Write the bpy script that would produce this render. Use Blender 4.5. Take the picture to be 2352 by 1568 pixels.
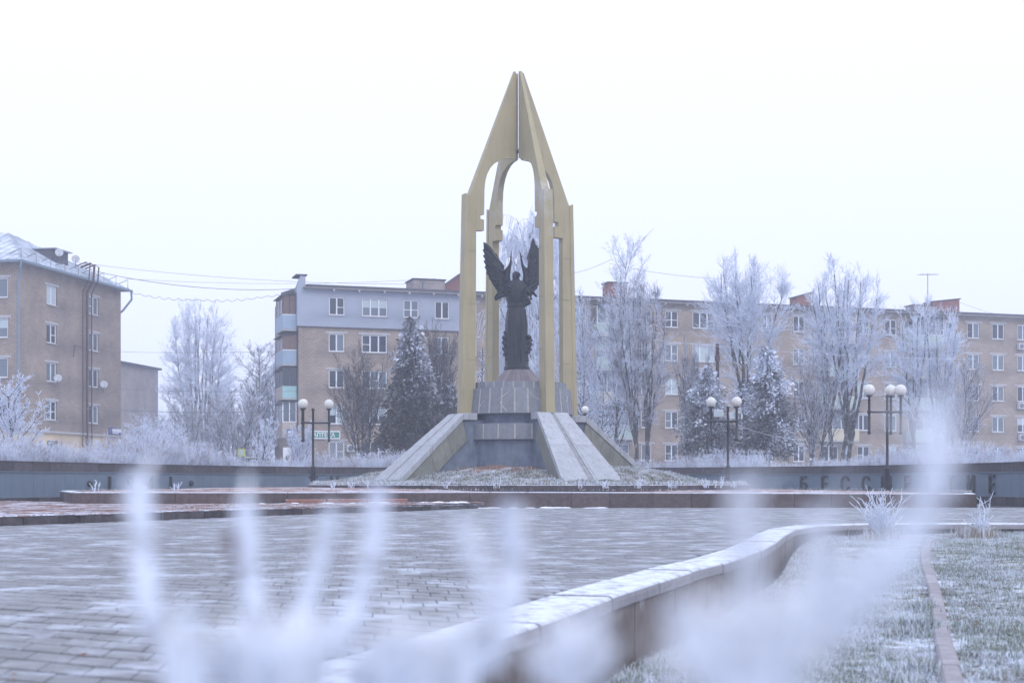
import bpy, bmesh, math, random
import numpy as np
from mathutils import Vector, Matrix
from mathutils.geometry import tessellate_polygon

R = math.radians
for o in list(bpy.data.objects):
    bpy.data.objects.remove(o)
SC = bpy.context.scene
COL = SC.collection

# ------------------------------------------------------------------ camera, sky, sun, exposure
EYE = 0.9
cam_d = bpy.data.cameras.new('camera')
cam = bpy.data.objects.new('camera', cam_d)
COL.objects.link(cam)
cam.location = (0, 0, EYE)
cam.rotation_euler = (R(90), 0, 0)
cam_d.sensor_width = 36
cam_d.lens = 50
cam_d.shift_y = 0.1356
cam_d.clip_start = 0.05
cam_d.clip_end = 4000
cam_d.dof.use_dof = True
cam_d.dof.focus_distance = 52
cam_d.dof.aperture_fstop = 2.8
SC.camera = cam

SUN_EL, SUN_AZ = R(38), R(150)      # azimuth clockwise from +Y
world = bpy.data.worlds.new('World')
SC.world = world
world.use_nodes = True
wn, wl = world.node_tree.nodes, world.node_tree.links
wn.clear()
sky = wn.new('ShaderNodeTexSky')
sky.sky_type = 'NISHITA'
sky.sun_disc = False
sky.sun_elevation = SUN_EL
sky.sun_rotation = SUN_AZ
sky.dust_density = 4
geo = wn.new('ShaderNodeTexCoord')
sep = wn.new('ShaderNodeSeparateXYZ')
ramp = wn.new('ShaderNodeValToRGB')
ramp.color_ramp.elements[0].position = 0.0
ramp.color_ramp.elements[0].color = (0.50, 0.54, 0.69, 1)
ramp.color_ramp.elements[1].position = 1.0
ramp.color_ramp.elements[1].color = (0.78, 0.87, 1.14, 1)
for p_, c_ in ((0.10, (0.565, 0.60, 0.76, 1)), (0.32, (0.645, 0.675, 0.845, 1))):       # overcast: brighter towards the zenith
    ramp.color_ramp.elements.new(p_).color = c_
mulc = wn.new('ShaderNodeVectorMath'); mulc.operation = 'SCALE'; mulc.inputs['Scale'].default_value = 14.2
mix = wn.new('ShaderNodeMixRGB'); mix.inputs[0].default_value = 0.86   # cloud deck over the clear sky
bg = wn.new('ShaderNodeBackground'); bg.inputs['Strength'].default_value = 0.1
out = wn.new('ShaderNodeOutputWorld')
wl.new(geo.outputs['Generated'], sep.inputs[0])
wl.new(sep.outputs['Z'], ramp.inputs[0])
wl.new(ramp.outputs['Color'], mulc.inputs[0])
wl.new(sky.outputs[0], mix.inputs[1])
wl.new(mulc.outputs[0], mix.inputs[2])
wl.new(mix.outputs[0], bg.inputs[0])
wl.new(bg.outputs[0], out.inputs[0])

sun_d = bpy.data.lights.new('sun', 'SUN')
sun_d.energy = 0.5
sun_d.angle = R(20)
sun_d.color = (1.0, 0.98, 0.95)
sun = bpy.data.objects.new('sun', sun_d)
COL.objects.link(sun)
sd = Vector((math.sin(SUN_AZ)*math.cos(SUN_EL), math.cos(SUN_AZ)*math.cos(SUN_EL), math.sin(SUN_EL)))
sun.rotation_euler = (-sd).to_track_quat('-Z', 'Y').to_euler()

SC.view_settings.view_transform = 'Standard'
SC.view_settings.look = 'None'
SC.view_settings.gamma = 1
SC.view_settings.exposure = 0.40
SC.view_settings.use_curve_mapping = False
SC.cycles.use_denoising = True
SC.cycles.max_bounces = 6
SC.cycles.volume_bounces = 1
SC.cycles.transparent_max_bounces = 6

# ------------------------------------------------------------------ helpers
def px(u, v, Y):
    """point at depth Y seen at photo position u, v (width 2352)"""
    return Vector(((u-1176)/3267*Y, Y, EYE+(1103-v)/3267*Y))

def tag(o, label=None, cat=None, group=None, kind=None):
    if label: o['label'] = label
    if cat: o['category'] = cat
    if group: o['group'] = group
    if kind: o['kind'] = kind
    return o

def link(name, data, parent=None, loc=None, rot=None):
    o = bpy.data.objects.new(name, data)
    COL.objects.link(o)
    if parent: o.parent = parent
    if loc is not None: o.location = loc
    if rot is not None: o.rotation_euler = rot
    return o

def thing(name, label, cat, loc=(0, 0, 0), rz=0, group=None):
    o = link(name, None, None, loc, (0, 0, rz))
    o.empty_display_size = 0.2
    return tag(o, label, cat, group)

def copy_tree(o, parent=None):
    c = o.copy(); COL.objects.link(c)
    if parent: c.parent = parent
    for ch in o.children: copy_tree(ch, c)
    return c

def np_mesh(name, V, F, mats, smooth=False, attr=None, midx=None):
    """uniform n-gon mesh from arrays"""
    V = np.asarray(V, dtype=np.float32); F = np.asarray(F, dtype=np.int32)
    me = bpy.data.meshes.new(name)
    n = F.shape[1]
    me.vertices.add(len(V)); me.vertices.foreach_set('co', V.ravel())
    me.loops.add(F.size); me.loops.foreach_set('vertex_index', F.ravel())
    me.polygons.add(len(F))
    me.polygons.foreach_set('loop_start', np.arange(len(F), dtype=np.int32)*n)
    me.polygons.foreach_set('loop_total', np.full(len(F), n, dtype=np.int32))
    if midx is not None: me.polygons.foreach_set('material_index', np.asarray(midx, dtype=np.int32))
    if smooth: me.polygons.foreach_set('use_smooth', np.ones(len(F), dtype=bool))
    for m in (mats if isinstance(mats, (list, tuple)) else [mats]): me.materials.append(m)
    if attr is not None:
        a = me.attributes.new('frost', 'FLOAT', 'POINT')
        a.data.foreach_set('value', np.asarray(attr, dtype=np.float32))
    me.update(calc_edges=True)
    return me

class MB:
    def __init__(s): s.v = []; s.f = []; s.m = []
    def add(s, vs, fs, mi=0):
        b = len(s.v); s.v += [tuple(p) for p in vs]
        for f in fs: s.f.append(tuple(i+b for i in f)); s.m.append(mi)
    def box(s, c, d, rz=0, mi=0, M=None):
        hx, hy, hz = d[0]/2, d[1]/2, d[2]/2
        p = [Vector((x, y, z)) for z in (-hz, hz) for y in (-hy, hy) for x in (-hx, hx)]
        if rz: rm = Matrix.Rotation(rz, 3, 'Z'); p = [rm @ q for q in p]
        if M: p = [M @ q for q in p]
        c = Vector(c)
        s.add([q+c for q in p], [(0, 2, 3, 1), (4, 5, 7, 6), (0, 1, 5, 4), (2, 6, 7, 3), (0, 4, 6, 2), (1, 3, 7, 5)], mi)
    def tube(s, pts, rad, n=8, mi=0, cap=True):
        pts = [Vector(p) for p in pts]
        if not isinstance(rad, (list, tuple)): rad = [rad]*len(pts)
        rings = []
        for i, p in enumerate(pts):
            t = (pts[min(i+1, len(pts)-1)]-pts[max(i-1, 0)]).normalized()
            a = t.cross(Vector((0, 0, 1)) if abs(t.z) < 0.95 else Vector((0, 1, 0))).normalized()
            b = t.cross(a)
            rings.append([p+(a*math.cos(k*2*math.pi/n)+b*math.sin(k*2*math.pi/n))*rad[i] for k in range(n)])
        vs = [q for r in rings for q in r]; fs = []
        for i in range(len(pts)-1):
            for k in range(n):
                k2 = (k+1) % n
                fs.append((i*n+k, i*n+k2, (i+1)*n+k2, (i+1)*n+k))
        if cap: fs.append(tuple(range(n))); fs.append(tuple(range((len(pts)-1)*n+n-1, (len(pts)-1)*n-1, -1)))
        s.add(vs, fs, mi)
    def lathe(s, prof, c=(0, 0, 0), n=24, mi=0):
        vs = []; fs = []
        for r, z in prof:
            for k in range(n):
                a = 2*math.pi*k/n
                vs.append((c[0]+r*math.cos(a), c[1]+r*math.sin(a), c[2]+z))
        for i in range(len(prof)-1):
            for k in range(n):
                k2 = (k+1) % n
                fs.append((i*n+k, i*n+k2, (i+1)*n+k2, (i+1)*n+k))
        s.add(vs, fs, mi)
    def ball(s, c, r, nu=10, nv=7, M=None, mi=0):
        if not isinstance(r, (tuple, list)): r = (r, r, r)
        vs = []; fs = []
        for j in range(nv+1):
            ph = math.pi*j/nv
            for k in range(nu):
                a = 2*math.pi*k/nu
                p = Vector((r[0]*math.sin(ph)*math.cos(a), r[1]*math.sin(ph)*math.sin(a), r[2]*math.cos(ph)))
                if M: p = M @ p
                vs.append(p+Vector(c))
        for j in range(nv):
            for k in range(nu):
                k2 = (k+1) % nu
                fs.append((j*nu+k, (j+1)*nu+k, (j+1)*nu+k2, j*nu+k2))
        s.add(vs, fs, mi)
    def mesh(s, name, mats, smooth=False):
        me = bpy.data.meshes.new(name)
        me.from_pydata(s.v, [], s.f)
        for m in (mats if isinstance(mats, (list, tuple)) else [mats]): me.materials.append(m)
        me.polygons.foreach_set('material_index', s.m)
        if smooth: me.polygons.foreach_set('use_smooth', [True]*len(s.f))
        me.validate(); me.update()
        return me
    def build(s, name, mats, parent=None, smooth=False, loc=None, rot=None):
        return link(name, s.mesh(name, mats, smooth), parent, loc, rot)

def fix_normals(me):
    bm = bmesh.new(); bm.from_mesh(me)
    bmesh.ops.remove_doubles(bm, verts=bm.verts, dist=1e-5)
    bmesh.ops.recalc_face_normals(bm, faces=bm.faces)
    bm.to_mesh(me); bm.free()

def bevel_mesh(me, w, seg=1):
    bm = bmesh.new(); bm.from_mesh(me)
    bmesh.ops.remove_doubles(bm, verts=bm.verts, dist=1e-5)
    bmesh.ops.recalc_face_normals(bm, faces=bm.faces)
    ed = [e for e in bm.edges if len(e.link_faces) == 2 and e.calc_face_angle(0) > 0.6]
    bmesh.ops.bevel(bm, geom=ed, offset=w, segments=seg, affect='EDGES', profile=0.5)
    bm.to_mesh(me); bm.free()

def sweep_block(mb, pa, pb, na, nb, prof, gap=0.0, za=0, zb=0, mi=0):
    """closed profile [(s, z)] carried from pa to pb, s measured along the plan normals na, nb"""
    pa, pb, na, nb = Vector(pa[:2]), Vector(pb[:2]), Vector(na[:2]), Vector(nb[:2])
    d = (pb-pa); L = d.length; d = d/L
    pa2, pb2 = pa+d*gap/2, pb-d*gap/2
    n = len(prof)
    vs = [(pa2.x+na.x*s, pa2.y+na.y*s, z+za) for s, z in prof]+[(pb2.x+nb.x*s, pb2.y+nb.y*s, z+zb) for s, z in prof]
    fs = [(i, (i+1) % n, n+(i+1) % n, n+i) for i in range(n)]
    fs.append(tuple(range(n-1, -1, -1))); fs.append(tuple(range(n, 2*n)))
    mb.add(vs, fs, mi)

def plan_normals(pts, side=1):
    res = []
    for i in range(len(pts)):
        a = Vector(pts[max(i-1, 0)][:2]); b = Vector(pts[min(i+1, len(pts)-1)][:2])
        t = (b-a).normalized()
        res.append(Vector((-t.y, t.x))*side)
    return res

def resample(pts, step, rnd=None, jit=0.0):
    """points along a polyline, spaced about step apart"""
    pts = [Vector(p) for p in pts]
    seg = [(pts[i+1]-pts[i]).length for i in range(len(pts)-1)]
    tot = sum(seg); res = []; d = 0.0
    while d < tot-step*0.4:
        x = d; i = 0
        while i < len(seg)-1 and x > seg[i]: x -= seg[i]; i += 1
        res.append(pts[i].lerp(pts[i+1], min(1, x/seg[i])))
        d += step*(1+(rnd.uniform(-jit, jit) if rnd else 0))
    res.append(pts[-1])
    return res

def catmull(pts, n=6):
    P = [Vector(p) for p in pts]; P = [P[0]*2-P[1]]+P+[P[-1]*2-P[-2]]
    res = []
    for i in range(1, len(P)-2):
        for k in range(n):
            t = k/n
            res.append(0.5*((2*P[i])+(P[i+1]-P[i-1])*t+(2*P[i-1]-5*P[i]+4*P[i+1]-P[i+2])*t*t+(3*P[i]-P[i-1]-3*P[i+1]+P[i+2])*t**3))
    res.append(P[-2])
    return res

def in_poly(x, y, poly):
    c = False; j = len(poly)-1
    for i in range(len(poly)):
        xi, yi = poly[i][0], poly[i][1]; xj, yj = poly[j][0], poly[j][1]
        if (yi > y) != (yj > y) and x < (xj-xi)*(y-yi)/(yj-yi)+xi: c = not c
        j = i
    return c

def prism_mesh(name, outline, y0, y1, mats):
    """outline (x, z) extruded between y0 and y1"""
    n = len(outline)
    tris = tessellate_polygon([[Vector((x, z, 0)) for x, z in outline]])
    mb = MB()
    vs = [(x, y0, z) for x, z in outline]+[(x, y1, z) for x, z in outline]
    fs = [tuple(t) for t in tris]+[tuple(i+n for i in reversed(t)) for t in tris]
    fs += [(i, (i+1) % n, n+(i+1) % n, n+i) for i in range(n)]
    mb.add(vs, fs)
    me = mb.mesh(name, mats); fix_normals(me)
    return me

# ------------------------------------------------------------------ materials
FROST = (0.69, 0.745, 0.855)
def mat(name, col, rough=0.8, var=0.18, scale=3.0, metal=0.0, frost=0.0, frost_up=0.0, frost_scale=2.0,
        bump=0.0, bump_scale=40.0, streak=None, col2=None, island=0.0, spec=0.4, attr=False):
    """base colour broken up by noise; frost = patchy rime, frost_up = rime lying on faces that look up;
    island = tone shift from piece to piece; attr = rime amount carried by the mesh"""
    m = bpy.data.materials.new(name); m.use_nodes = True
    N, L = m.node_tree.nodes, m.node_tree.links
    b = N['Principled BSDF']
    b.inputs['Roughness'].default_value = rough
    b.inputs['Metallic'].default_value = metal
    b.inputs['Specular IOR Level'].default_value = spec
    tc = N.new('ShaderNodeNewGeometry')
    def noise(sc, det=5, rg=0.6, vec=None):
        n = N.new('ShaderNodeTexNoise'); n.inputs['Scale'].default_value = sc
        n.inputs['Detail'].default_value = det; n.inputs['Roughness'].default_value = rg
        L.new(vec or tc.outputs['Position'], n.inputs['Vector'])
        return n.outputs['Fac']
    def rng(src, a, c, lo=0.0, hi=1.0):
        r = N.new('ShaderNodeMapRange'); r.inputs[1].default_value = a; r.inputs[2].default_value = c
        r.inputs[3].default_value = lo; r.inputs[4].default_value = hi
        L.new(src, r.inputs[0]); return r.outputs[0]
    def mixc(f, c1, c2):
        x = N.new('ShaderNodeMixRGB')
        for k, c in ((1, c1), (2, c2)):
            if isinstance(c, tuple): x.inputs[k].default_value = c[:3]+(1,)
            else: L.new(c, x.inputs[k])
        if isinstance(f, float): x.inputs[0].default_value = f
        else: L.new(f, x.inputs[0])
        return x.outputs[0]
    def math2(op, a, c):
        x = N.new('ShaderNodeMath'); x.operation = op; x.use_clamp = True
        for k, s in ((0, a), (1, c)):
            if isinstance(s, (float, int)): x.inputs[k].default_value = s
            else: L.new(s, x.inputs[k])
        return x.outputs[0]
    dk = tuple(c*(1-var) for c in col); lt = tuple(min(1, c*(1+var)) for c in (col2 or col))
    c = mixc(rng(noise(scale), 0.3, 0.7), dk, lt)
    if island:
        c2 = N.new('ShaderNodeHueSaturation'); L.new(c, c2.inputs['Color'])
        rr = rng(tc.outputs['Random Per Island'], 0, 1, 1-island, 1+island)
        oi = N.new('ShaderNodeObjectInfo')
        rr2 = rng(oi.outputs['Random'], 0, 1, 1-island, 1+island)
        mm = N.new('ShaderNodeMath'); mm.operation = 'MULTIPLY'; L.new(rr, mm.inputs[0]); L.new(rr2, mm.inputs[1])
        L.new(mm.outputs[0], c2.inputs['Value']); c = c2.outputs[0]
    if streak:
        mp = N.new('ShaderNodeMapping'); mp.inputs['Scale'].default_value = (4, 4, 0.35)
        L.new(tc.outputs['Position'], mp.inputs['Vector'])
        s = rng(noise(2.2, 4, 0.6, mp.outputs[0]), 0.52, 0.75)
        c = mixc(math2('MULTIPLY', s, 0.7), c, streak)
    f = None
    if frost:
        f = math2('MULTIPLY', rng(noise(frost_scale, 6, 0.7), 0.62-0.3*frost, 0.82-0.3*frost), min(1.0, 0.45+frost*0.6))
    if frost_up:
        sp = N.new('ShaderNodeSeparateXYZ'); L.new(tc.outputs['Normal'], sp.inputs[0])
        g = math2('MULTIPLY', rng(sp.outputs['Z'], 0.25, 0.85), rng(noise(frost_scale*1.7, 6, 0.7), 0.75-0.5*frost_up, 0.95-0.5*frost_up))
        f = g if f is None else math2('MAXIMUM', f, g)
    if attr:
        at = N.new('ShaderNodeAttribute'); at.attribute_name = 'frost'
        f = at.outputs['Fac'] if f is None else math2('MAXIMUM', f, at.outputs['Fac'])
    if f is not None: c = mixc(f, c, FROST)
    L.new(c, b.inputs['Base Color'])
    if bump:
        bp = N.new('ShaderNodeBump'); bp.inputs['Strength'].default_value = bump; bp.inputs['Distance'].default_value = 0.02
        L.new(noise(bump_scale, 6, 0.65), bp.inputs['Height']); L.new(bp.outputs[0], b.inputs['Normal'])
    return m

def brick_mat(name, c1, c2, mortar, frost=0.0):
    """coursed brickwork in the wall's own x, z"""
    m = mat(name, c1, 0.9)
    N, L = m.node_tree.nodes, m.node_tree.links
    b = N['Principled BSDF']
    tc = N.new('ShaderNodeTexCoord'); sp = N.new('ShaderNodeSeparateXYZ'); cb = N.new('ShaderNodeCombineXYZ')
    L.new(tc.outputs['Object'], sp.inputs[0]); L.new(sp.outputs[0], cb.inputs[0]); L.new(sp.outputs[2], cb.inputs[1])
    br = N.new('ShaderNodeTexBrick')
    br.inputs['Color1'].default_value = c1+(1,); br.inputs['Color2'].default_value = c2+(1,); br.inputs['Mortar'].default_value = mortar+(1,)
    br.inputs['Scale'].default_value = 1.0
    br.inputs['Mortar Size'].default_value = 0.014; br.inputs['Brick Width'].default_value = 0.38; br.inputs['Row Height'].default_value = 0.15
    br.inputs['Mortar Smooth'].default_value = 0.3
    L.new(cb.outputs[0], br.inputs['Vector'])
    n = N.new('ShaderNodeTexNoise'); n.inputs['Scale'].default_value = 0.7; n.inputs['Detail'].default_value = 6
    L.new(tc.outputs['Object'], n.inputs['Vector'])
    mr = N.new('ShaderNodeMapRange'); mr.inputs[1].default_value = 0.3; mr.inputs[2].default_value = 0.7; mr.inputs[3].default_value = 0.82; mr.inputs[4].default_value = 1.15
    L.new(n.outputs[0], mr.inputs[0])
    hs = N.new('ShaderNodeHueSaturation'); L.new(br.outputs[0], hs.inputs['Color']); L.new(mr.outputs[0], hs.inputs['Value'])
    L.new(hs.outputs[0], b.inputs['Base Color'])
    bp = N.new('ShaderNodeBump'); bp.inputs['Strength'].default_value = 0.6; bp.inputs['Distance'].default_value = 0.01; bp.invert = True
    L.new(br.outputs['Fac'], bp.inputs['Height']); L.new(bp.outputs[0], b.inputs['Normal'])
    return m

M = {}
M['ground'] = mat('frozen_ground', (0.2, 0.18, 0.14), 0.95, 0.3, 0.4, frost=0.8, frost_scale=0.3)
M['lawn'] = mat('lawn_soil', (0.10, 0.10, 0.06), 0.95, 0.4, 2.0, frost=0.7, frost_scale=3.0, bump=0.6, bump_scale=15)
M['turf'] = mat('frosted_turf', (0.14, 0.115, 0.08), 0.95, 0.4, 2.0, frost=0.55, frost_scale=2.0, bump=0.6, bump_scale=12)
M['joint'] = mat('joint_sand', (0.05, 0.045, 0.045), 0.95, 0.3, 8)
M['paver'] = mat('concrete_paver', (0.232, 0.238, 0.25), 0.75, 0.2, 2.2, frost=0.42, frost_scale=1.3, bump=0.25, bump_scale=60, island=0.05)
M['redpaver'] = mat('red_paver', (0.25, 0.145, 0.12), 0.9, 0.3, 1.5, frost=0.62, frost_scale=1.1, bump=0.3, island=0.16)
M['redgravel'] = mat('red_crumbled_paving', (0.26, 0.155, 0.125), 0.95, 0.35, 4, frost=0.55, frost_scale=1.0, bump=0.6, bump_scale=12)
M['soil'] = mat('mound_soil', (0.19, 0.105, 0.07), 0.95, 0.4, 2.5, frost=0.3, frost_scale=1.6, bump=0.6, bump_scale=10)
M['granite'] = mat('brown_granite', (0.085, 0.062, 0.058), 0.45, 0.35, 9, frost_up=0.95, frost_scale=3, bump=0.1, island=0.22)
M['granite2'] = mat('dark_granite', (0.055, 0.047, 0.05), 0.5, 0.5, 5, frost_up=0.8, frost_scale=3, bump=0.15, island=0.35, streak=(0.12, 0.09, 0.08))
M['redgranite'] = mat('red_granite', (0.27, 0.13, 0.10), 0.6, 0.2, 8, frost_up=0.5, frost_scale=5)
M['coping'] = mat('coping_granite', (0.27, 0.26, 0.28), 0.6, 0.15, 10, frost_up=0.84, frost_scale=4, bump=0.1, island=0.06)
M['edging'] = mat('worn_kerb_concrete', (0.30, 0.285, 0.30), 0.85, 0.2, 6, frost_up=0.3, frost_scale=9, bump=0.3, island=0.1)
M['facing'] = mat('facing_granite', (0.165, 0.14, 0.13), 0.6, 0.2, 8, bump=0.1, island=0.1, streak=(0.13, 0.10, 0.09), frost=0.12, frost_scale=3)
M['rust'] = mat('orange_mortar', (0.30, 0.16, 0.08), 0.95, 0.3, 12)
M['panel'] = mat('blue_grey_panel', (0.14, 0.185, 0.235), 0.5, 0.06, 2, island=0.05, spec=0.3)
M['blackmetal'] = mat('black_letters', (0.02, 0.02, 0.023), 0.5, 0.2, 5)
M['slab'] = mat('grey_stone_slab', (0.195, 0.21, 0.235), 0.7, 0.15, 6, frost_up=0.7, frost_scale=5, bump=0.2, island=0.09, streak=(0.17, 0.165, 0.16))
M['ramp'] = mat('pale_stone_slab', (0.365, 0.38, 0.405), 0.65, 0.12, 3, frost_up=0.22, frost_scale=5, bump=0.12, island=0.07, streak=(0.2, 0.19, 0.18))
M['groove'] = mat('dark_groove_stone', (0.26, 0.265, 0.275), 0.8, 0.25, 5, frost_up=0.2, frost_scale=5)
M['panelstone'] = mat('green_grey_stone', (0.19, 0.195, 0.165), 0.7, 0.18, 3, island=0.12, bump=0.15, streak=(0.13, 0.11, 0.08))
M['plaster'] = mat('blue_grey_plaster', (0.15, 0.185, 0.24), 0.85, 0.25, 2.5, bump=0.5, bump_scale=6, streak=(0.11, 0.12, 0.14))
M['seam'] = mat('white_mortar', (0.42, 0.40, 0.37), 0.9, 0.2, 8)
M['gold'] = mat('gold_paint', (0.365, 0.315, 0.185), 0.5, 0.08, 1.0, streak=(0.27, 0.24, 0.15), frost=0.15, frost_scale=0.3, bump=0.05)
M['goldseam'] = mat('dull_gold_seam', (0.20, 0.17, 0.10), 0.6, 0.1, 4)
M['steel'] = mat('grey_steel', (0.16, 0.16, 0.17), 0.4, 0.1, 5, metal=0.6)
M['bronze'] = mat('dark_bronze', (0.014, 0.016, 0.021), 0.38, 0.3, 4, metal=0.25, frost_up=0.12, frost_scale=7, bump=0.15, bump_scale=25, spec=0.5)
M['plank'] = mat('weathered_plank', (0.17, 0.145, 0.15), 0.7, 0.2, 4, island=0.16, frost_up=0.15, frost_scale=6)
M['bark'] = mat('dark_bark', (0.065, 0.055, 0.05), 0.95, 0.35, 3, frost=0.32, frost_scale=3.5)
M['barkpale'] = mat('pale_bark', (0.15, 0.13, 0.125), 0.95, 0.35, 2, frost=0.45, frost_scale=3)
M['twig'] = mat('rimed_twig', (0.20, 0.18, 0.20), 0.9, 0.2, 3, frost=0.8, frost_scale=1.3)
M['twigwhite'] = mat('heavy_rime_twig', (0.36, 0.35, 0.40), 0.9, 0.2, 4, frost=1.2, frost_scale=4)
M['hedge'] = mat('rimed_hedge_twig', (0.24, 0.20, 0.21), 0.9, 0.25, 5, frost=0.95, frost_scale=1.6)
M['twigdark'] = mat('bare_twig', (0.085, 0.07, 0.065), 0.9, 0.25, 3, frost=0.35, frost_scale=2.0)
M['needle'] = mat('conifer_needles', (0.055, 0.047, 0.037), 0.9, 0.45, 1.0, attr=True)
M['blade'] = mat('grass_blade', (0.115, 0.15, 0.08), 0.9, 0.45, 1.0, attr=True)
M['straw'] = mat('dry_grass', (0.27, 0.215, 0.12), 0.9, 0.35, 1.5, attr=True)
M['leaf'] = mat('dead_leaf', (0.13, 0.065, 0.035), 0.9, 0.4, 6, island=0.3)
M['snow'] = mat('snow', (0.85, 0.88, 0.93), 0.8, 0.04, 4)
M['brick'] = brick_mat('buff_brick', (0.37, 0.30, 0.24), (0.31, 0.25, 0.20), (0.16, 0.13, 0.115))
M['brickleft'] = brick_mat('tan_brick', (0.345, 0.275, 0.22), (0.29, 0.23, 0.185), (0.17, 0.135, 0.12))
M['brickfar'] = brick_mat('grey_brick', (0.38, 0.33, 0.31), (0.33, 0.28, 0.27), (0.25, 0.22, 0.22))
M['redbrick'] = brick_mat('red_brick', (0.30, 0.12, 0.095), (0.24, 0.10, 0.08), (0.17, 0.10, 0.09))
M['clad'] = mat('blue_grey_render', (0.335, 0.37, 0.44), 0.9, 0.05, 0.6)
M['cream'] = mat('cream_plaster', (0.62, 0.49, 0.32), 0.9, 0.1, 0.7)
M['white'] = mat('white_frame', (0.74, 0.75, 0.77), 0.5, 0.04, 2)
M['concrete'] = mat('pale_concrete', (0.42, 0.41, 0.41), 0.9, 0.15, 2, frost_up=0.7)
M['tar'] = mat('roof_edge', (0.075, 0.075, 0.085), 0.8, 0.2, 2, frost_up=0.3)
M['roofmetal'] = mat('frosted_roof_metal', (0.30, 0.34, 0.39), 0.5, 0.1, 1, frost_up=0.62, frost_scale=0.6)
M['soffit'] = mat('soffit_board', (0.22, 0.20, 0.20), 0.8, 0.15, 2)
M['pipe'] = mat('brown_pipe', (0.075, 0.04, 0.038), 0.7, 0.2, 2)
M['bluepipe'] = mat('blue_downpipe', (0.17, 0.23, 0.29), 0.5, 0.1, 2)
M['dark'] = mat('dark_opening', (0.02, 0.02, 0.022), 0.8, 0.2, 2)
M['woodbrown'] = mat('brown_boarding', (0.165, 0.11, 0.095), 0.8, 0.2, 3)
M['sidingblue'] = mat('blue_siding', (0.30, 0.39, 0.49), 0.6, 0.08, 2)
M['turquoise'] = mat('turquoise_panel', (0.32, 0.53, 0.53), 0.6, 0.06, 2)
M['beige'] = mat('beige_siding', (0.45, 0.39, 0.34), 0.7, 0.08, 2)
M['palegreen'] = mat('pale_green_panel', (0.38, 0.47, 0.42), 0.7, 0.08, 2)
M['paleyellow'] = mat('pale_yellow_panel', (0.55, 0.50, 0.36), 0.7, 0.08, 2)
M['dish'] = mat('white_dish', (0.5, 0.52, 0.55), 0.5, 0.05, 2)
M['lampmetal'] = mat('black_lamp_metal', (0.016, 0.017, 0.022), 0.45, 0.2, 3)
M['cable'] = mat('black_cable', (0.14, 0.145, 0.17), 0.7, 0.1, 2)
M['frostcable'] = mat('rimed_cable', (0.5, 0.53, 0.6), 0.8, 0.1, 2, frost=0.8)
M['signgreen'] = mat('green_sign', (0.02, 0.21, 0.135), 0.45, 0.04, 2)
M['signblue'] = mat('blue_sign', (0.06, 0.08, 0.33), 0.45, 0.04, 2)
M['signyellow'] = mat('yellow_green_sign', (0.42, 0.45, 0.13), 0.5, 0.04, 2)
M['carwhite'] = mat('white_car_paint', (0.62, 0.64, 0.68), 0.3, 0.03, 2, frost_up=0.8)
M['carblue'] = mat('blue_car_paint', (0.09, 0.13, 0.24), 0.3, 0.03, 2, frost_up=0.8)
M['tyre'] = mat('tyre_rubber', (0.02, 0.02, 0.02), 0.9)
M['orange'] = mat('orange_print', (0.5, 0.25, 0.06), 0.7)

def glass_mat(name, col, rough=0.08, spec=0.5):
    m = bpy.data.materials.new(name); m.use_nodes = True
    b = m.node_tree.nodes['Principled BSDF']
    b.inputs['Base Color'].default_value = col+(1,); b.inputs['Roughness'].default_value = rough
    b.inputs['Specular IOR Level'].default_value = spec
    return m
M['glassdark'] = glass_mat('dark_window_glass', (0.03, 0.04, 0.055))
M['glassmid'] = glass_mat('curtained_glass', (0.13, 0.16, 0.19))
M['glasspale'] = glass_mat('pale_blind_glass', (0.42, 0.50, 0.52), 0.25)
M['floodglass'] = glass_mat('floodlight_glass', (0.33, 0.42, 0.45), 0.1)
# milky lamp globe: thin translucent shell
m = bpy.data.materials.new('milky_globe'); m.use_nodes = True
b = m.node_tree.nodes['Principled BSDF']
b.inputs['Base Color'].default_value = (0.66, 0.665, 0.62, 1); b.inputs['Roughness'].default_value = 0.15
b.inputs['Subsurface Weight'].default_value = 0.3
M['globe'] = m

# ------------------------------------------------------------------ plan of the square
CX, CY = 0.25, 56.0                 # monument
WX, WY, WR = 0.3, 58.5, 20.0        # ring wall
rnd = random.Random(7)

edge = [(-3.2, -2.0), (-2.2, 1.2), (-1.35, 4.0), (-0.40, 6.9), (0.174, 8.77), (0.758, 10.77), (1.288, 12.41), (1.765, 13.86), (2.25, 15.15),
        (2.70, 16.55), (3.16, 18.0), (3.8, 20.4), (4.5, 23.3), (5.1, 25.6), (6.0, 27.7), (7.3, 28.7), (9.4, 29.0), (12.5, 29.0), (16.0, 29.2), (21.0, 29.6)]
edge_n = plan_normals(edge, 1)      # towards the plaza (left of travel)

def lawn_z(x, y):
    t = max(0.0, min(1.0, (y-4)/25.0))
    return -0.62+0.46*t**1.6+0.025*math.sin(x*1.3+y*0.7)+0.02*math.sin(x*0.6-y*1.1)

inner = [(e[0]+n.x*0.5, e[1]+n.y*0.5) for e, n in zip(edge, edge_n)]
wall_line = catmull([Vector(p) for p in ((-19.0, 34.0), (-18.6, 40.0), (-18.1, 44.5), (-17.4, 48.8), (-15.9, 55.8), (-12.5, 67.0), (-7.8, 73.4), (0.0, 76.4), (8.0, 75.3),
    (12.9, 70.2), (16.6, 63.0), (18.1, 55.5), (18.4, 50.5), (18.8, 44.0), (19.0, 38.0), (19.2, 30.5))], 10)
plaza_poly = list(inner)+[(p.x, p.y) for p in reversed(wall_line)]+[(-20, 24), (-22, -2)]

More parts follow.
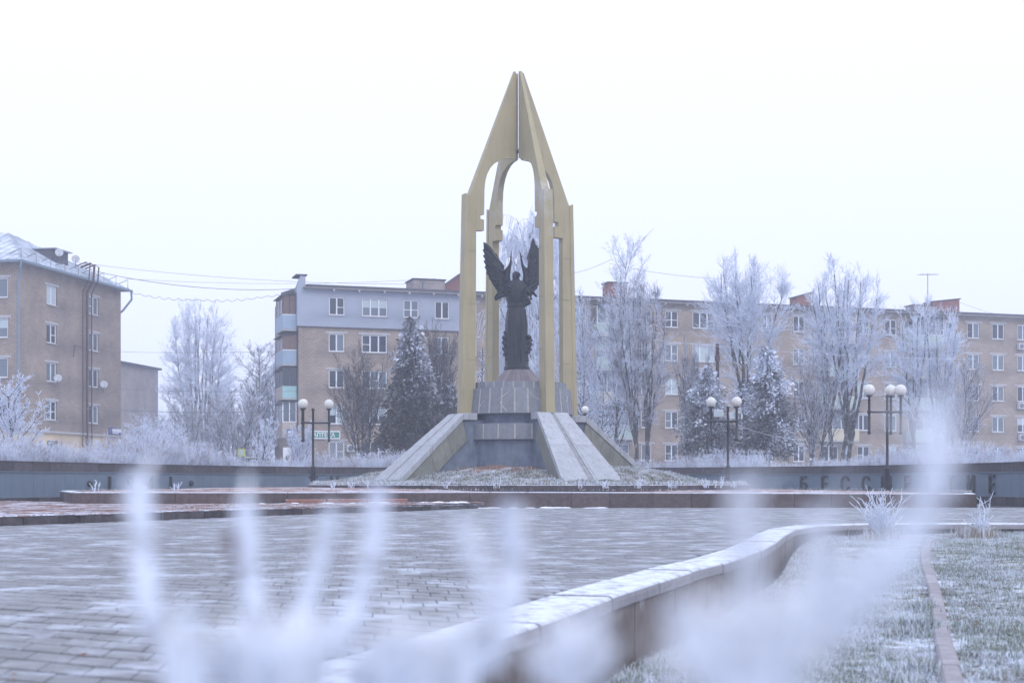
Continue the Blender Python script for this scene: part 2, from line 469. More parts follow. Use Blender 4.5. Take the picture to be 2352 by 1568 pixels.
# ground: one sheet, high behind the ring wall, low on the camera side
def ray_wall(a):
    d = Vector((math.cos(a), math.sin(a))); best = None
    for p, q in zip(wall_line, wall_line[1:]):
        e = q-p; den = d.x*e.y-d.y*e.x
        if abs(den) < 1e-9: continue
        w = p-Vector((WX, WY)); t = (w.x*e.y-w.y*e.x)/den; k = (w.x*d.y-w.y*d.x)/den
        if t > 0 and -1e-6 <= k <= 1+1e-6: best = t
    return best
def build_ground():
    offs = [0.40, 1.5, 4.5, 12, 25, 50, 90, 160, 280, 580]
    na = 128; V = []; F = []; r0s = []; his = []
    for k in range(na):
        a = 2*math.pi*k/na; r0 = ray_wall(a)
        his.append(1.0 if r0 else 0.0); r0s.append(r0 or 32.0)
    for i, off in enumerate(offs):
        for k in range(na):
            a = 2*math.pi*k/na; r = r0s[k]+off
            V.append((WX+r*math.cos(a), WY+r*math.sin(a), -0.85+his[k]*(1.85+(0.25 if off < 5 else 0))))
    for i in range(len(offs)-1):
        for k in range(na):
            k2 = (k+1) % na
            F.append((i*na+k, i*na+k2, (i+1)*na+k2, (i+1)*na+k))
    b = len(V)
    for k in range(na): V.append((V[k][0], V[k][1], -0.85))
    for k in range(na):
        k2 = (k+1) % na; F.append((b+k, b+k2, k2, k))
    me = np_mesh('ground', V, F, M['ground'])
    bm = bmesh.new(); bm.from_mesh(me)
    bm.verts.ensure_lookup_table()
    bm.faces.new([bm.verts[b+k] for k in range(na)])
    bm.to_mesh(me); bm.free()
    tag(link('ground', me), kind='structure')
build_ground()

# plaza bed
tri = tessellate_polygon([[Vector((x, y, 0)) for x, y in plaza_poly]])
mb = MB(); mb.add([(x, y, -0.034) for x, y in plaza_poly], [tuple(t) for t in tri])
plaza = mb.build('plaza', M['joint']); tag(plaza, kind='structure')
fix_normals(plaza.data)

# kerb of the brick path on the left
path_edge = catmull([(-13.2, 20.0), (-11.8, 24.4), (-10.1, 28.1), (-7.97, 32.5), (-6.4, 36.0), (-4.3, 39.6), (-2.7, 42.6), (-0.9, 46.3)], 6)
path_poly = [(p.x, p.y) for p in path_edge]+[(-3, 47.5), (-9, 45.5), (-14.5, 46.5), (-17.5, 49.0), (-19, 44), (-24, 34), (-26, 20)]

# pavers: skewed running bond
def build_pavers():
    a = Vector((-0.868, 0.496)); bdir = Vector((-0.10, 0.995))
    LA, RW = 0.30, 0.27
    nrm = Vector((0.496, 0.868))
    bstep = bdir*(RW/ bdir.dot(nrm))
    g = 0.008
    aL = a*(LA-0.008)/2; bL = bstep*((RW-0.05)/RW)/2
    cells = []
    for j in range(-60, 260):
        off = (j % 2)*0.5+0.12*math.sin(j*1.7)
        for i in range(-120, 260):
            c = a*((i+off)*LA)+bstep*j
            if c.y < 3.2 or c.y > 50 or abs(c.x) > 0.42*c.y+1.2: continue
            cells.append((c.x, c.y))
    keep = []
    for (x, y) in cells:
        if not in_poly(x, y, plaza_poly) or in_poly(x, y, path_poly): continue
        if y > 43 and y > 44.0: 
            if y > 47.4: continue
        keep.append((x, y))
    keep = np.array(keep)
    rs = np.random.RandomState(3)
    vis = [k for k in range(len(keep)) if abs(keep[k][0]) < 0.36*keep[k][1]+0.1 and keep[k][1] > 6.3]
    order = sorted(vis, key=lambda k: keep[k][1])[:300]
    def proto(t):
        mb = MB()
        p = [(-aL-bL), (aL-bL), (aL+bL), (-aL+bL)]
        sh = 0.97
        top = [(q.x*sh, q.y*sh, 0.0) for q in p]; mid = [(q.x, q.y, -0.006) for q in p]; bot = [(q.x, q.y, -0.04) for q in p]
        mb.add(bot+mid+top, [(8, 9, 10, 11)]+[(i, (i+1) % 4, 4+(i+1) % 4, 4+i) for i in range(4)]+[(4+i, 4+(i+1) % 4, 8+(i+1) % 4, 8+i) for i in range(4)])
        me = mb.mesh('paver', M['paver']); fix_normals(me); return me
    me = proto(0)
    nearset = set(order)
    for k in order:
        o = link('paver', me, plaza, (keep[k][0], keep[k][1], rs.uniform(-0.002, 0.003)), (rs.uniform(-0.012, 0.012), rs.uniform(-0.012, 0.012), 0))
    rest = np.array([keep[k] for k in range(len(keep)) if k not in nearset])
    bv = np.array([v.co[:] for v in me.vertices]); bf = [tuple(p.vertices) for p in me.polygons]
    n = len(rest)
    V = np.repeat(bv[None], n, 0)
    tx, ty = rs.uniform(-0.012, 0.012, n), rs.uniform(-0.012, 0.012, n)
    V[:, :, 2] += rs.uniform(-0.002, 0.003, n)[:, None]+V[:, :, 0]*tx[:, None]+V[:, :, 1]*ty[:, None]
    V[:, :, 0] += rest[:, 0][:, None]; V[:, :, 1] += rest[:, 1][:, None]
    F = (np.array(bf)[None]+(np.arange(n)*len(bv))[:, None, None]).reshape(-1, 4)
    o = link('paver_field', np_mesh('paver_field', V.reshape(-1, 3), F, M['paver']), plaza)
    tag(o, kind='stuff')
build_pavers()

# brick path
mb = MB()
tri = tessellate_polygon([[Vector((x, y, 0)) for x, y in path_poly]])
mb.add([(x, y, 0.175) for x, y in path_poly], [tuple(t) for t in tri])
bp_ = mb.build('brick_path', M['redgravel']); tag(bp_, kind='structure'); fix_normals(bp_.data)
def red_field():
    rs = np.random.RandomState(5); pts = []
    th = 0.5; ca, sa = math.cos(th), math.sin(th)
    for i in range(-120, 140):
        for j in range(-260, 260):
            lx, ly = (i+(j % 2)*0.5)*0.22, j*0.115
            x, y = -9+lx*ca-ly*sa, 38+lx*sa+ly*ca
            if abs(x) > 0.365*y+0.5 or rs.rand() < 0.12: continue
            if in_poly(x, y, path_poly): pts.append((x, y))
    P = np.array(pts); n = len(P)
    c = np.array([[-.5, -.5], [.5, -.5], [.5, .5], [-.5, .5]])*np.array([0.205, 0.10])
    c = np.stack([c[:, 0]*ca-c[:, 1]*sa, c[:, 0]*sa+c[:, 1]*ca], 1)
    z = 0.195+rs.uniform(-0.008, 0.008, n)
    V = np.zeros((n, 8, 3)); V[:, :4, :2] = P[:, None]+c; V[:, 4:, :2] = P[:, None]+c
    V[:, :4, 2] = 0.17; V[:, 4:, 2] = z[:, None]+rs.uniform(-0.004, 0.004, (n, 4))
    f = np.array([[4, 5, 6, 7], [0, 1, 5, 4], [1, 2, 6, 5], [2, 3, 7, 6], [3, 0, 4, 7]])
    F = (f[None]+(np.arange(n)*8)[:, None, None]).reshape(-1, 4)
    tag(link('red_paving', np_mesh('red_paving', V.reshape(-1, 3), F, M['redpaver']), bp_), kind='stuff')
red_field()
kt = thing('path_kerb', 'low kerb of rough dark granite stones edging the red brick path', 'kerb', (-8, 32, 0))
pts = resample([(p.x, p.y) for p in path_edge], 0.82, rnd, 0.3); nn = plan_normals(pts, 1)
for i in range(len(pts)-1):
    h = 0.2-0.07*max(0, (i/len(pts)-0.5)*2)+rnd.uniform(-0.006, 0.006)
    mb = MB(); o = rnd.uniform(-0.012, 0.012)
    sweep_block(mb, pts[i], pts[i+1], nn[i], nn[i+1], [(o, -0.05), (o+0.005, h-0.02), (o+0.03, h), (0.2, h), (0.2, -0.05)], 0.012)
    me = mb.mesh('kerb_stone', M['granite2']); fix_normals(me)
    k = link('kerb_stone', me, kt); k.matrix_parent_inverse = Matrix.Translation((8, -32, 0))

# ------------------------------------------------------------------ platform round the monument
plat_front = catmull([(-13.3, 43.0), (-10.5, 43.1), (-7.4, 43.6), (-4.2, 45.0), (-1.0, 46.4), (2.5, 46.8), (7.0, 46.9), (11.5, 47.2), (15.6, 47.8)], 4)
def plat_z(x): return 0.55-0.02*(x+13)/13 if x < 0 else 0.53-0.07*x/15.6
back = [(17.0, 52.5), (15.5, 60), (10, 66.5), (2, 69.5), (-7, 68), (-13, 62), (-15.5, 55), (-15.6, 49)]
plat = thing('stone_platform', 'low stepped platform of polished brown granite blocks under the monument', 'platform', (CX, CY, 0))
INV = Matrix.Translation((-CX, -CY, 0))
loop = [(p.x, p.y) for p in plat_front]+back+[(-13.3, 43.0)]
r2 = random.Random(11)
segs = resample(loop[:len(plat_front)], 1.55, r2, 0.22)+[Vector(b) for b in resample([loop[len(plat_front)-1]]+back+[loop[-1]], 1.8)[1:]]
nn = plan_normals(segs, 1)
for i in range(len(segs)-1):
    a_, b_ = segs[i], segs[i+1]
    za, zb = plat_z(a_.x), plat_z(b_.x)
    o = r2.uniform(-0.004, 0.004)
    mb = MB()
    sweep_block(mb, a_, b_, nn[i], nn[i+1], [(o, -0.3-0.3), (o, -0.035), (o+0.012, -0.012), (o+0.04, 0), (0.34, 0), (0.34, -0.6)], 0.014, za, zb)
    me = mb.mesh('granite_block', M['granite']); fix_normals(me)
    k = link('granite_block', me, plat); k.matrix_parent_inverse = INV
# crumbled red surface, rising gently inward
def plat_top():
    outer = [s+n*0.3 for s, n in zip(segs, nn)]
    mb = MB(); vs = []; n = len(outer)
    rad2 = [1.0, 0.75, 0.55, 0.4]
    for k, t in enumerate(rad2):
        for p in outer:
            q = Vector((CX+0.35, CY))*(1-t)+p*t
            z = plat_z(p.x)-0.03+(0.12*(1-t)/0.3 if t > 0.7 else 0.12)
            vs.append((q.x, q.y, min(z, plat_z(p.x)+0.10)))
    fs = []
    for k in range(len(rad2)-1):
        for i in range(n-1): fs.append((k*n+i, k*n+i+1, (k+1)*n+i+1, (k+1)*n+i))
    mb.add(vs, fs)
    o = mb.build('paved_top', M['redgravel'], plat); o.matrix_parent_inverse = INV
    fix_normals(o.data)
plat_top()
# inner ring kerb
KX, KY, KR = 0.65, 56.0, 8.6
for i in range(54):
    a, b2 = 2*math.pi*i/54, 2*math.pi*(i+1)/54
    mb = MB()
    na_, nb_ = Vector((-math.cos(a), -math.sin(a))), Vector((-math.cos(b2), -math.sin(b2)))
    sweep_block(mb, (KX+KR*math.cos(a), KY+KR*math.sin(a)), (KX+KR*math.cos(b2), KY+KR*math.sin(b2)), na_, nb_,
                [(0, 0.4), (0, 0.735), (0.02, 0.75), (0.16, 0.75), (0.16, 0.4)], 0.012)
    me = mb.mesh('ring_kerb_stone', M['granite2']); fix_normals(me)
    k = link('ring_kerb_stone', me, plat); k.matrix_parent_inverse = INV

# grassy mound
def mound_z(x, y):
    dx, dy = x-CX, y-CY
    r = math.hypot(dx, dy); a = math.degrees(math.atan2(dy, dx)) % 360
    A = [(0, 1.46), (2.2, 1.45), (3.0, 1.36), (4.1, 1.18), (5.2, 0.95), (6.5, 0.82), (8.5, 0.735)]
    B = [(0, 1.46), (2.2, 1.46), (4.8, 1.36), (5.9, 1.20), (6.6, 1.0), (7.2, 0.86), (8.5, 0.735)]
    def pr(P):
        for (r0, z0), (r1, z1) in zip(P, P[1:]):
            if r <= r1: t = (r-r0)/(r1-r0); t = t*t*(3-2*t)*0.5+t*0.5; return z0+(z1-z0)*t
        return P[-1][1]
    d = abs((a-255+180) % 360-180)
    w = min(1, max(0, (d-55)/30)); w = w*w*(3-2*w)
    return pr(A)*(1-w)+pr(B)*w+0.03*math.sin(x*2.1)*math.cos(y*1.7)+0.02*math.sin(x*5.3+y*3)
V = []; F = []
NR, NA = 22, 96
for i in range(NR+1):
    r = 0.5+(8.35-0.5)*i/NR
    for k in range(NA):
        a = 2*math.pi*k/NA
        x = CX+(KX-CX)*i/NR+r*math.cos(a); y = CY+r*math.sin(a)
        V.append((x, y, mound_z(x, y)))
for i in range(NR):
    for k in range(NA):
        k2 = (k+1) % NA; F.append((i*NA+k, i*NA+k2, (i+1)*NA+k2, (i+1)*NA+k))
tag(link('mound', np_mesh('mound', V, F, [M['soil'], M['turf']], True, midx=[0 if f[0]//NA < 8+1.5*math.sin(f[0]%NA*0.9) else 1 for f in F])), kind='structure')

# red granite step against the platform, snow along its foot
st = thing('stone_step', 'low reddish granite step lying against the dark platform front', 'step', (-5.6, 43.6, 0.18))
for k, (x0, x1) in enumerate([(-6.95, -5.75), (-5.73, -4.55), (-4.53, -3.3)]):
    mb = MB(); ya, yb = 44.0+0.38*(x0+7.4)-0.55, 44.0+0.38*(x1+7.4)-0.55
    sweep_block(mb, (x0, ya), (x1, yb), (-0.3, 0.95), (-0.3, 0.95), [(0, 0.1), (0, 0.30), (0.02, 0.32), (0.3, 0.32), (0.3, 0.1)], 0.01)
    me = mb.mesh('step_block', M['redgranite']); fix_normals(me)
    o = link('step_block', me, st); o.matrix_parent_inverse = Matrix.Translation((5.6, -43.6, -0.18))

# ------------------------------------------------------------------ retaining wall
rw = thing('retaining_wall', 'curving granite retaining wall with frosted coping between plaza and sunken lawn', 'wall', (2, 14, -0.5))
RINV = Matrix.Translation((-2, -14, 0.5))
for i in range(len(edge)-1):
    a_, b_ = edge[i], edge[i+1]
    o = rnd.uniform(-0.006, 0.006); dz = rnd.uniform(-0.004, 0.004)
    mb = MB()
    prof = [(o, -0.085), (o, -0.03), (o+0.006, 0.004), (o+0.02, 0.018), (o+0.04, 0.024), (0.47, 0.024), (0.47, -0.085)]
    sweep_block(mb, a_, b_, edge_n[i], edge_n[i+1], [(s, z+dz) for s, z in prof], 0.042)
    me = mb.mesh('coping_stone', M['coping']); fix_normals(me)
    k = link('coping_stone', me, rw); k.matrix_parent_inverse = RINV
    for q in range(2):
        pa = Vector(a_).lerp(Vector(b_), q/2); pb = Vector(a_).lerp(Vector(b_), (q+1)/2)
        n0 = edge_n[i].lerp(edge_n[i+1], q/2); n1 = edge_n[i].lerp(edge_n[i+1], (q+1)/2)
        o2 = 0.02+rnd.uniform(0, 0.008)
        mb = MB()
        sweep_block(mb, pa, pb, n0, n1, [(o2, -1.0), (o2, -0.088), (o2+0.12, -0.088), (o2+0.12, -1.0)], 0.012)
        me = mb.mesh('facing_slab', M['facing' if i < 13 else 'granite2']); fix_normals(me)
        k = link('facing_slab', me, rw); k.matrix_parent_inverse = RINV
mb = MB()
for i in range(len(edge)-1):
    sweep_block(mb, edge[i], edge[i+1], edge_n[i], edge_n[i+1], [(0.045, -1.0), (0.045, -0.03), (0.455, -0.02), (0.455, -1.0)], -0.002)
o = mb.build('mortar_bed', M['rust'], rw); o.matrix_parent_inverse = RINV; fix_normals(o.data)

# lawn (sunken, right of the wall)
def build_lawn():
    V = []; F = []; ys = np.arange(-2.5, 29.6, 0.33); nx = 34
    for y in ys:
        for i in range(len(edge)-1):
            if edge[i+1][1] >= y or i == len(edge)-2: break
        if y <= 28.6:
            t = (y-edge[i][1])/(edge[i+1][1]-edge[i][1]); x0 = edge[i][0]+t*(edge[i+1][0]-edge[i][0])
        else: x0 = 7.3+(y-28.7)*10
        x0 += 0.1
        for k in range(nx):
            x = x0+(24-x0)*(k/(nx-1))**1.6
            V.append((x, y, lawn_z(x, y)))
    for j in range(len(ys)-1):
        for k in range(nx-1):
            F.append((j*nx+k, j*nx+k+1, (j+1)*nx+k+1, (j+1)*nx+k))
    tag(link('lawn', np_mesh('lawn', V, F, M['lawn'], True)), kind='structure')
build_lawn()
ek = thing('lawn_edging', 'line of narrow worn kerbstones sunk in the frosted lawn', 'kerb', (5, 16, -0.45))
EINV = Matrix.Translation((-5, -16, 0.45))
eline = catmull([(1.6, 4.2), (2.5, 7.3), (3.14, 9.75), (3.86, 12.5), (4.55, 14.9), (5.08, 16.8), (6.25, 21.2), (6.97, 23.7), (7.9, 26.6)], 5)
epts = resample([(p.x, p.y) for p in eline], 1.0, rnd, 0.05); enn = plan_normals(epts, 1)
for i in range(len(epts)-1):
    mb = MB(); za, zb = lawn_z(*epts[i])+rnd.uniform(-0.003, 0.004), lawn_z(*epts[i+1])+rnd.uniform(-0.003, 0.004)
    sh = rnd.uniform(-0.008, 0.008)
    sweep_block(mb, epts[i], epts[i+1], enn[i], enn[i+1], [(sh-0.0, -0.2), (sh+0.0, 0.025), (sh+0.02, 0.045), (sh+0.13, 0.045), (sh+0.15, 0.025), (sh+0.15, -0.2)], 0.004, za, zb)
    me = mb.mesh('edging_stone', M['edging']); fix_normals(me)
    k = link('edging_stone', me, ek); k.matrix_parent_inverse = EINV

# ------------------------------------------------------------------ ring wall with letters
ring = thing('memorial_wall', 'long curved low wall of blue panels with dark granite cap behind the monument', 'wall', (WX, WY, 0))
WINV = Matrix.Translation((-WX, -WY, 0))
def arc_parts(name, step, prof, material, gap, jit=0.0):
    pts = resample(wall_line, step, rnd, jit); nn = plan_normals(pts, 1)
    for i in range(len(pts)-1):
        mb = MB(); sweep_block(mb, pts[i], pts[i+1], nn[i], nn[i+1], prof, gap)
        me = mb.mesh(name, material); fix_normals(me); link(name, me, ring).matrix_parent_inverse = WINV
arc_parts('base_stone', 0.9, [(0.0, -0.1), (0.0, 0.30), (0.3, 0.30), (0.3, -0.1)], M['granite2'], 0.008, 0.1)
arc_parts('wall_panel', 0.735, [(0.05, 0.303), (0.05, 1.19), (0.3, 1.19), (0.3, 0.303)], M['panel'], 0.009)
arc_parts('ledge_strip', 1.9, [(0.0, 1.193), (0.0, 1.225), (0.3, 1.225), (0.3, 1.193)], M['panel'], 0.004)
arc_parts('cap_stone', 1.15, [(0.03, 1.228), (0.03, 1.55), (0.0, 1.555), (0.0, 1.58), (0.42, 1.58), (0.42, 1.228)], M['granite2'], 0.008, 0.15)

def text_mesh(txt, size, depth, material, bold=0.0):
    cu = bpy.data.curves.new('letters', 'FONT'); cu.body = txt; cu.size = size; cu.extrude = depth/2; cu.offset = bold
    cu.align_x = 'CENTER'; cu.resolution_u = 4
    ob = bpy.data.objects.new('letters', cu); COL.objects.link(ob)
    dg = bpy.context.evaluated_depsgraph_get()
    me = bpy.data.meshes.new_from_object(ob.evaluated_get(dg))
    bpy.data.objects.remove(ob); bpy.data.curves.remove(cu)
    me.materials.clear(); me.materials.append(material)
    return me

def wall_hit(u):
    d = Vector(((u-1176)/3267, 1.0))
    for p, q in zip(wall_line, wall_line[1:]):
        e = q-p; den = d.x*e.y-d.y*e.x
        if abs(den) < 1e-9: continue
        t = (p.x*e.y-p.y*e.x)/den; k = (p.x*d.y-p.y*d.x)/den
        if -1e-6 <= k <= 1+1e-6 and t > 45: return p+e*k, math.atan2(e.y, e.x)
def wall_letter(u, ch, h=0.70, z=0.40):
    p, th = wall_hit(u)
    me = text_mesh(ch, h/0.72, 0.07, M['blackmetal'], 0.004)
    n = Vector((-math.sin(th), math.cos(th)))
    # stand-offs hold the letter just in front of the panel
    o = link('letter', me, ring, (p.x-n.x*0.01-WX, p.y-n.y*0.01-WY, z), (R(90), 0, th))
    return o
for u, ch in ((1846, 'Б'), (1894, 'Е'), (1941, 'С'), (1989, 'С'), (2036, 'М'), (2084, 'Е'), (2133, 'Р'), (2184, 'Т'), (2230, 'И'), (2278, 'Е')):
    wall_letter(u, ch)
for u, ch in ((252, '1'), (300, '9'), (346, '4'), (392, '1')): wall_letter(u, ch)
for u, ch in ((720, 'Т'), (768, 'У')): wall_letter(u, ch)
for u in (206, 439):
    p, th = wall_hit(u); mb = MB(); mb.ball((0, 0, 0), (0.12, 0.12, 0.12), 14, 10)
    link('stud', mb.mesh('stud', M['blackmetal'], True), ring, (p.x-WX, p.y-WY, 0.78))

# ------------------------------------------------------------------ monument plinth
pl = thing('monument_plinth', 'round grey stone plinth with four sloping stone buttresses on the grassy mound', 'plinth', (CX, CY, 0.6))
def P_(mb, name, m, smooth=False, fix=True, lz=-0.6):
    me = mb.mesh(name, m, smooth)
    if fix: fix_normals(me)
    return link(name, me, pl, (0, 0, lz))
mb = MB(); mb.lathe([(2.12, 0.5), (2.10, 1.6), (2.08, 2.45), (1.75, 2.46), (1.75, 3.48), (1.72, 4.4), (0.0, 4.45)], n=48); P_(mb, 'plaster_drum', M['plaster'])
def ring_slabs(name, n, r0b, r0t, z0, z1, th, gap, m, jit=0.01, a0=0.0):
    for i in range(n):
        a, b2 = a0+2*math.pi*i/n+gap/2, a0+2*math.pi*(i+1)/n-gap/2
        o = rnd.uniform(-jit, jit); vs = []; K = 3
        for k in range(K+1):
            t = a+(b2-a)*k/K
            for r, z in ((r0b+o, z0), (r0t+o, z1), (r0t+o-th, z1), (r0b+o-th, z0)):
                vs.append((r*math.cos(t), r*math.sin(t), z))
        fs = [(0, 1, 2, 3), (4*K+3, 4*K+2, 4*K+1, 4*K)]
        for k in range(K):
            for q in range(4): fs.append((4*k+q, 4*k+4+q, 4*k+4+(q+1) % 4, 4*k+(q+1) % 4))
        mb = MB(); mb.add(vs, fs); P_(mb, name, m)
ring_slabs('ring_slab', 26, 2.15, 2.05, 3.46, 4.43, 0.16, 0.03, M['slab'], a0=0.05)
ring_slabs('rim_slab', 30, 1.89, 1.88, 4.433, 4.69, 0.5, 0.03, M['slab'], 0.006)
ring_slabs('belt_slab', 22, 2.28, 2.26, 2.463, 3.07, 0.55, 0.03, M['slab'], 0.003, 0.08)
mb = MB()
mb.lathe([(2.140, 3.47), (2.04, 4.42), (1.8, 4.43), (1.868, 4.44), (1.868, 4.68), (0.9, 4.685)], n=90)
mb.lathe([(2.0, 2.47), (2.268, 2.48), (2.25, 3.06), (1.7, 3.065)], n=90)
P_(mb, 'mortar_core', M['seam'])
# mortar veins on some slabs
def vein(a0, z0, a1, z1, r=2.13):
    mb = MB(); n = 5; pts = []
    for k in range(n+1):
        t = k/n; a = a0+(a1-a0)*t; z = z0+(z1-z0)*t+rnd.uniform(-0.015, 0.015)
        rr = 2.15-0.1*(z-3.46)/0.97 if r < 2.2 else r
        pts.append(Vector((rr*math.cos(a), rr*math.sin(a), z)))
    mb.tube(pts, 0.016, 5); P_(mb, 'mortar_vein', M['seam'])
for a0_, z0_, a1_, z1_ in ((248, 3.95, 262, 4.33), (250, 3.9, 258, 3.52), (278, 4.35, 292, 3.95), (330, 3.9, 338, 4.2), (226, 3.75, 232, 3.95)):
    vein(R(a0_), z0_, R(a1_), z1_)
# statue's conical foot: boards
n = 30
for i in range(n):
    a, b2 = 2*math.pi*i/n+0.006, 2*math.pi*(i+1)/n-0.006
    vs = []
    for r, z in ((1.0, 4.69), (0.99, 4.72), (0.53, 5.24), (0.45, 5.24), (0.85, 4.69)):
        vs += [(r*math.cos(a), r*math.sin(a), z), (r*math.cos(b2), r*math.sin(b2), z)]
    mb = MB(); mb.add(vs, [(2*k, 2*k+1, (2*k+3) % 10, (2*k+2) % 10) for k in range(5)]+[(0, 2, 4, 6, 8), (9, 7, 5, 3, 1)])
    P_(mb, 'cone_board', M['plank'])
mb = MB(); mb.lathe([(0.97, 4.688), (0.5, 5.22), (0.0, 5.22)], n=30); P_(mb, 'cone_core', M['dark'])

ANG = [R(208), R(298), R(28), R(118)]
ST = [(2.10, 3.47, 0.60), (2.72, 3.47, 0.66), (4.15, 2.22, 0.945), (5.72, 0.845, 1.26)]
def st_at(r):
    for (r0, z0, w0), (r1, z1, w1) in zip(ST, ST[1:]):
        if r <= r1 or r1 == ST[-1][0]:
            t = (r-r0)/(r1-r0); return z0+(z1-z0)*t, w0+(w1-w0)*t
for a in ANG:
    Mr = Matrix.Rotation(a, 4, 'Z')
    def bpart(mb, name, m, bev=0):
        me = mb.mesh(name, m); fix_normals(me)
        if bev: bevel_mesh(me, bev)
        me.transform(Mr)
        return link(name, me, pl, (0, 0, -0.6))
    lanes = [(-1.0, -0.13, 0.0, 'buttress_slab', M['ramp']), (-0.126, 0.07, -0.045, 'channel_stone', M['groove']), (0.074, 0.155, -0.012, 'channel_strip', M['ramp']), (0.162, 1.0, 0.0, 'buttress_slab', M['ramp'])]
    for si, (ra, rb) in enumerate(((2.10, 2.72), (2.725, 4.145), (4.155, 5.72))):
        for f0, f1, dz, nm, mm in lanes:
            z0, w0 = st_at(ra+0.004); z1, w1 = st_at(rb-0.004)
            th = 0.26
            top = [(ra, f0*w0, z0+dz), (ra, f1*w0, z0+dz), (rb, f1*w1, z1+dz), (rb, f0*w1, z1+dz)]
            if si == 2 and nm == 'buttress_slab':
                cut_ = 0.16
                if f0 == -1.0: top = [(ra, f0*w0, z0), (ra, f1*w0, z0), (rb, f1*w1, z1), (rb, f0*w1+cut_, z1), (rb-cut_*1.3, f0*w1+0.02, z1+cut_*1.3*0.875)]
                else: top = [(ra, f0*w0, z0), (ra, f1*w0, z0), (rb-cut_*1.3, f1*w1-0.02, z1+cut_*1.3*0.875), (rb, f1*w1-cut_, z1), (rb, f0*w1, z1)]
            n_ = len(top)
            mb = MB(); mb.add(top+[(x, y, z-th) for x, y, z in top], [tuple(range(n_)), tuple(range(2*n_-1, n_-1, -1))]+[(i, (i+1) % n_, n_+(i+1) % n_, n_+i) for i in range(n_)])
            bpart(mb, nm, mm, 0.012 if nm == 'buttress_slab' else 0)
    # side facing panels
    for sgn in (-1, 1):
        rr = [2.75, 3.45, 4.2, 5.0, 5.6]
        for ra, rb in zip(rr, rr[1:]):
            z0, w0 = st_at(ra); z1, w1 = st_at(rb)
            y0, y1 = sgn*(w0-0.05), sgn*(w1-0.05); yi0, yi1 = sgn*(w0-0.17), sgn*(w1-0.17)
            t0, t1 = z0-0.265, z1-0.265; g_ = 0.005
            d = 0.74
            vs = [(ra+g_, y0, t0), (rb-g_, y1, t1), (rb-g_-0.22, y1, t1-d), (ra+g_-0.22, y0, t0-d), (ra+g_, yi0, t0), (rb-g_, yi1, t1), (rb-g_-0.22, yi1, t1-d), (ra+g_-0.22, yi0, t0-d)]
            mb = MB(); mb.add(vs, [(0, 1, 2, 3), (7, 6, 5, 4), (0, 4, 5, 1), (1, 5, 6, 2), (2, 6, 7, 3), (3, 7, 4, 0)])
            bpart(mb, 'side_panel', M['panelstone'])
    # plastered core
    vs = []
    for r, zb in ((1.5, 0.4), (2.72, 0.4), (5.5, 0.4)):
        z, w = st_at(max(r, 2.1)); w -= 0.16
        vs += [(r, -w, zb), (r, w, zb), (r, w, z-0.262), (r, -w, z-0.262)]
    mb = MB(); mb.add(vs, [(0, 1, 2, 3), (11, 10, 9, 8)]+[(4*k+q, 4*k+4+q, 4*k+4+(q+1) % 4, 4*k+(q+1) % 4) for k in range(2) for q in range(4)])
    bpart(mb, 'plaster_core', M['plaster'])

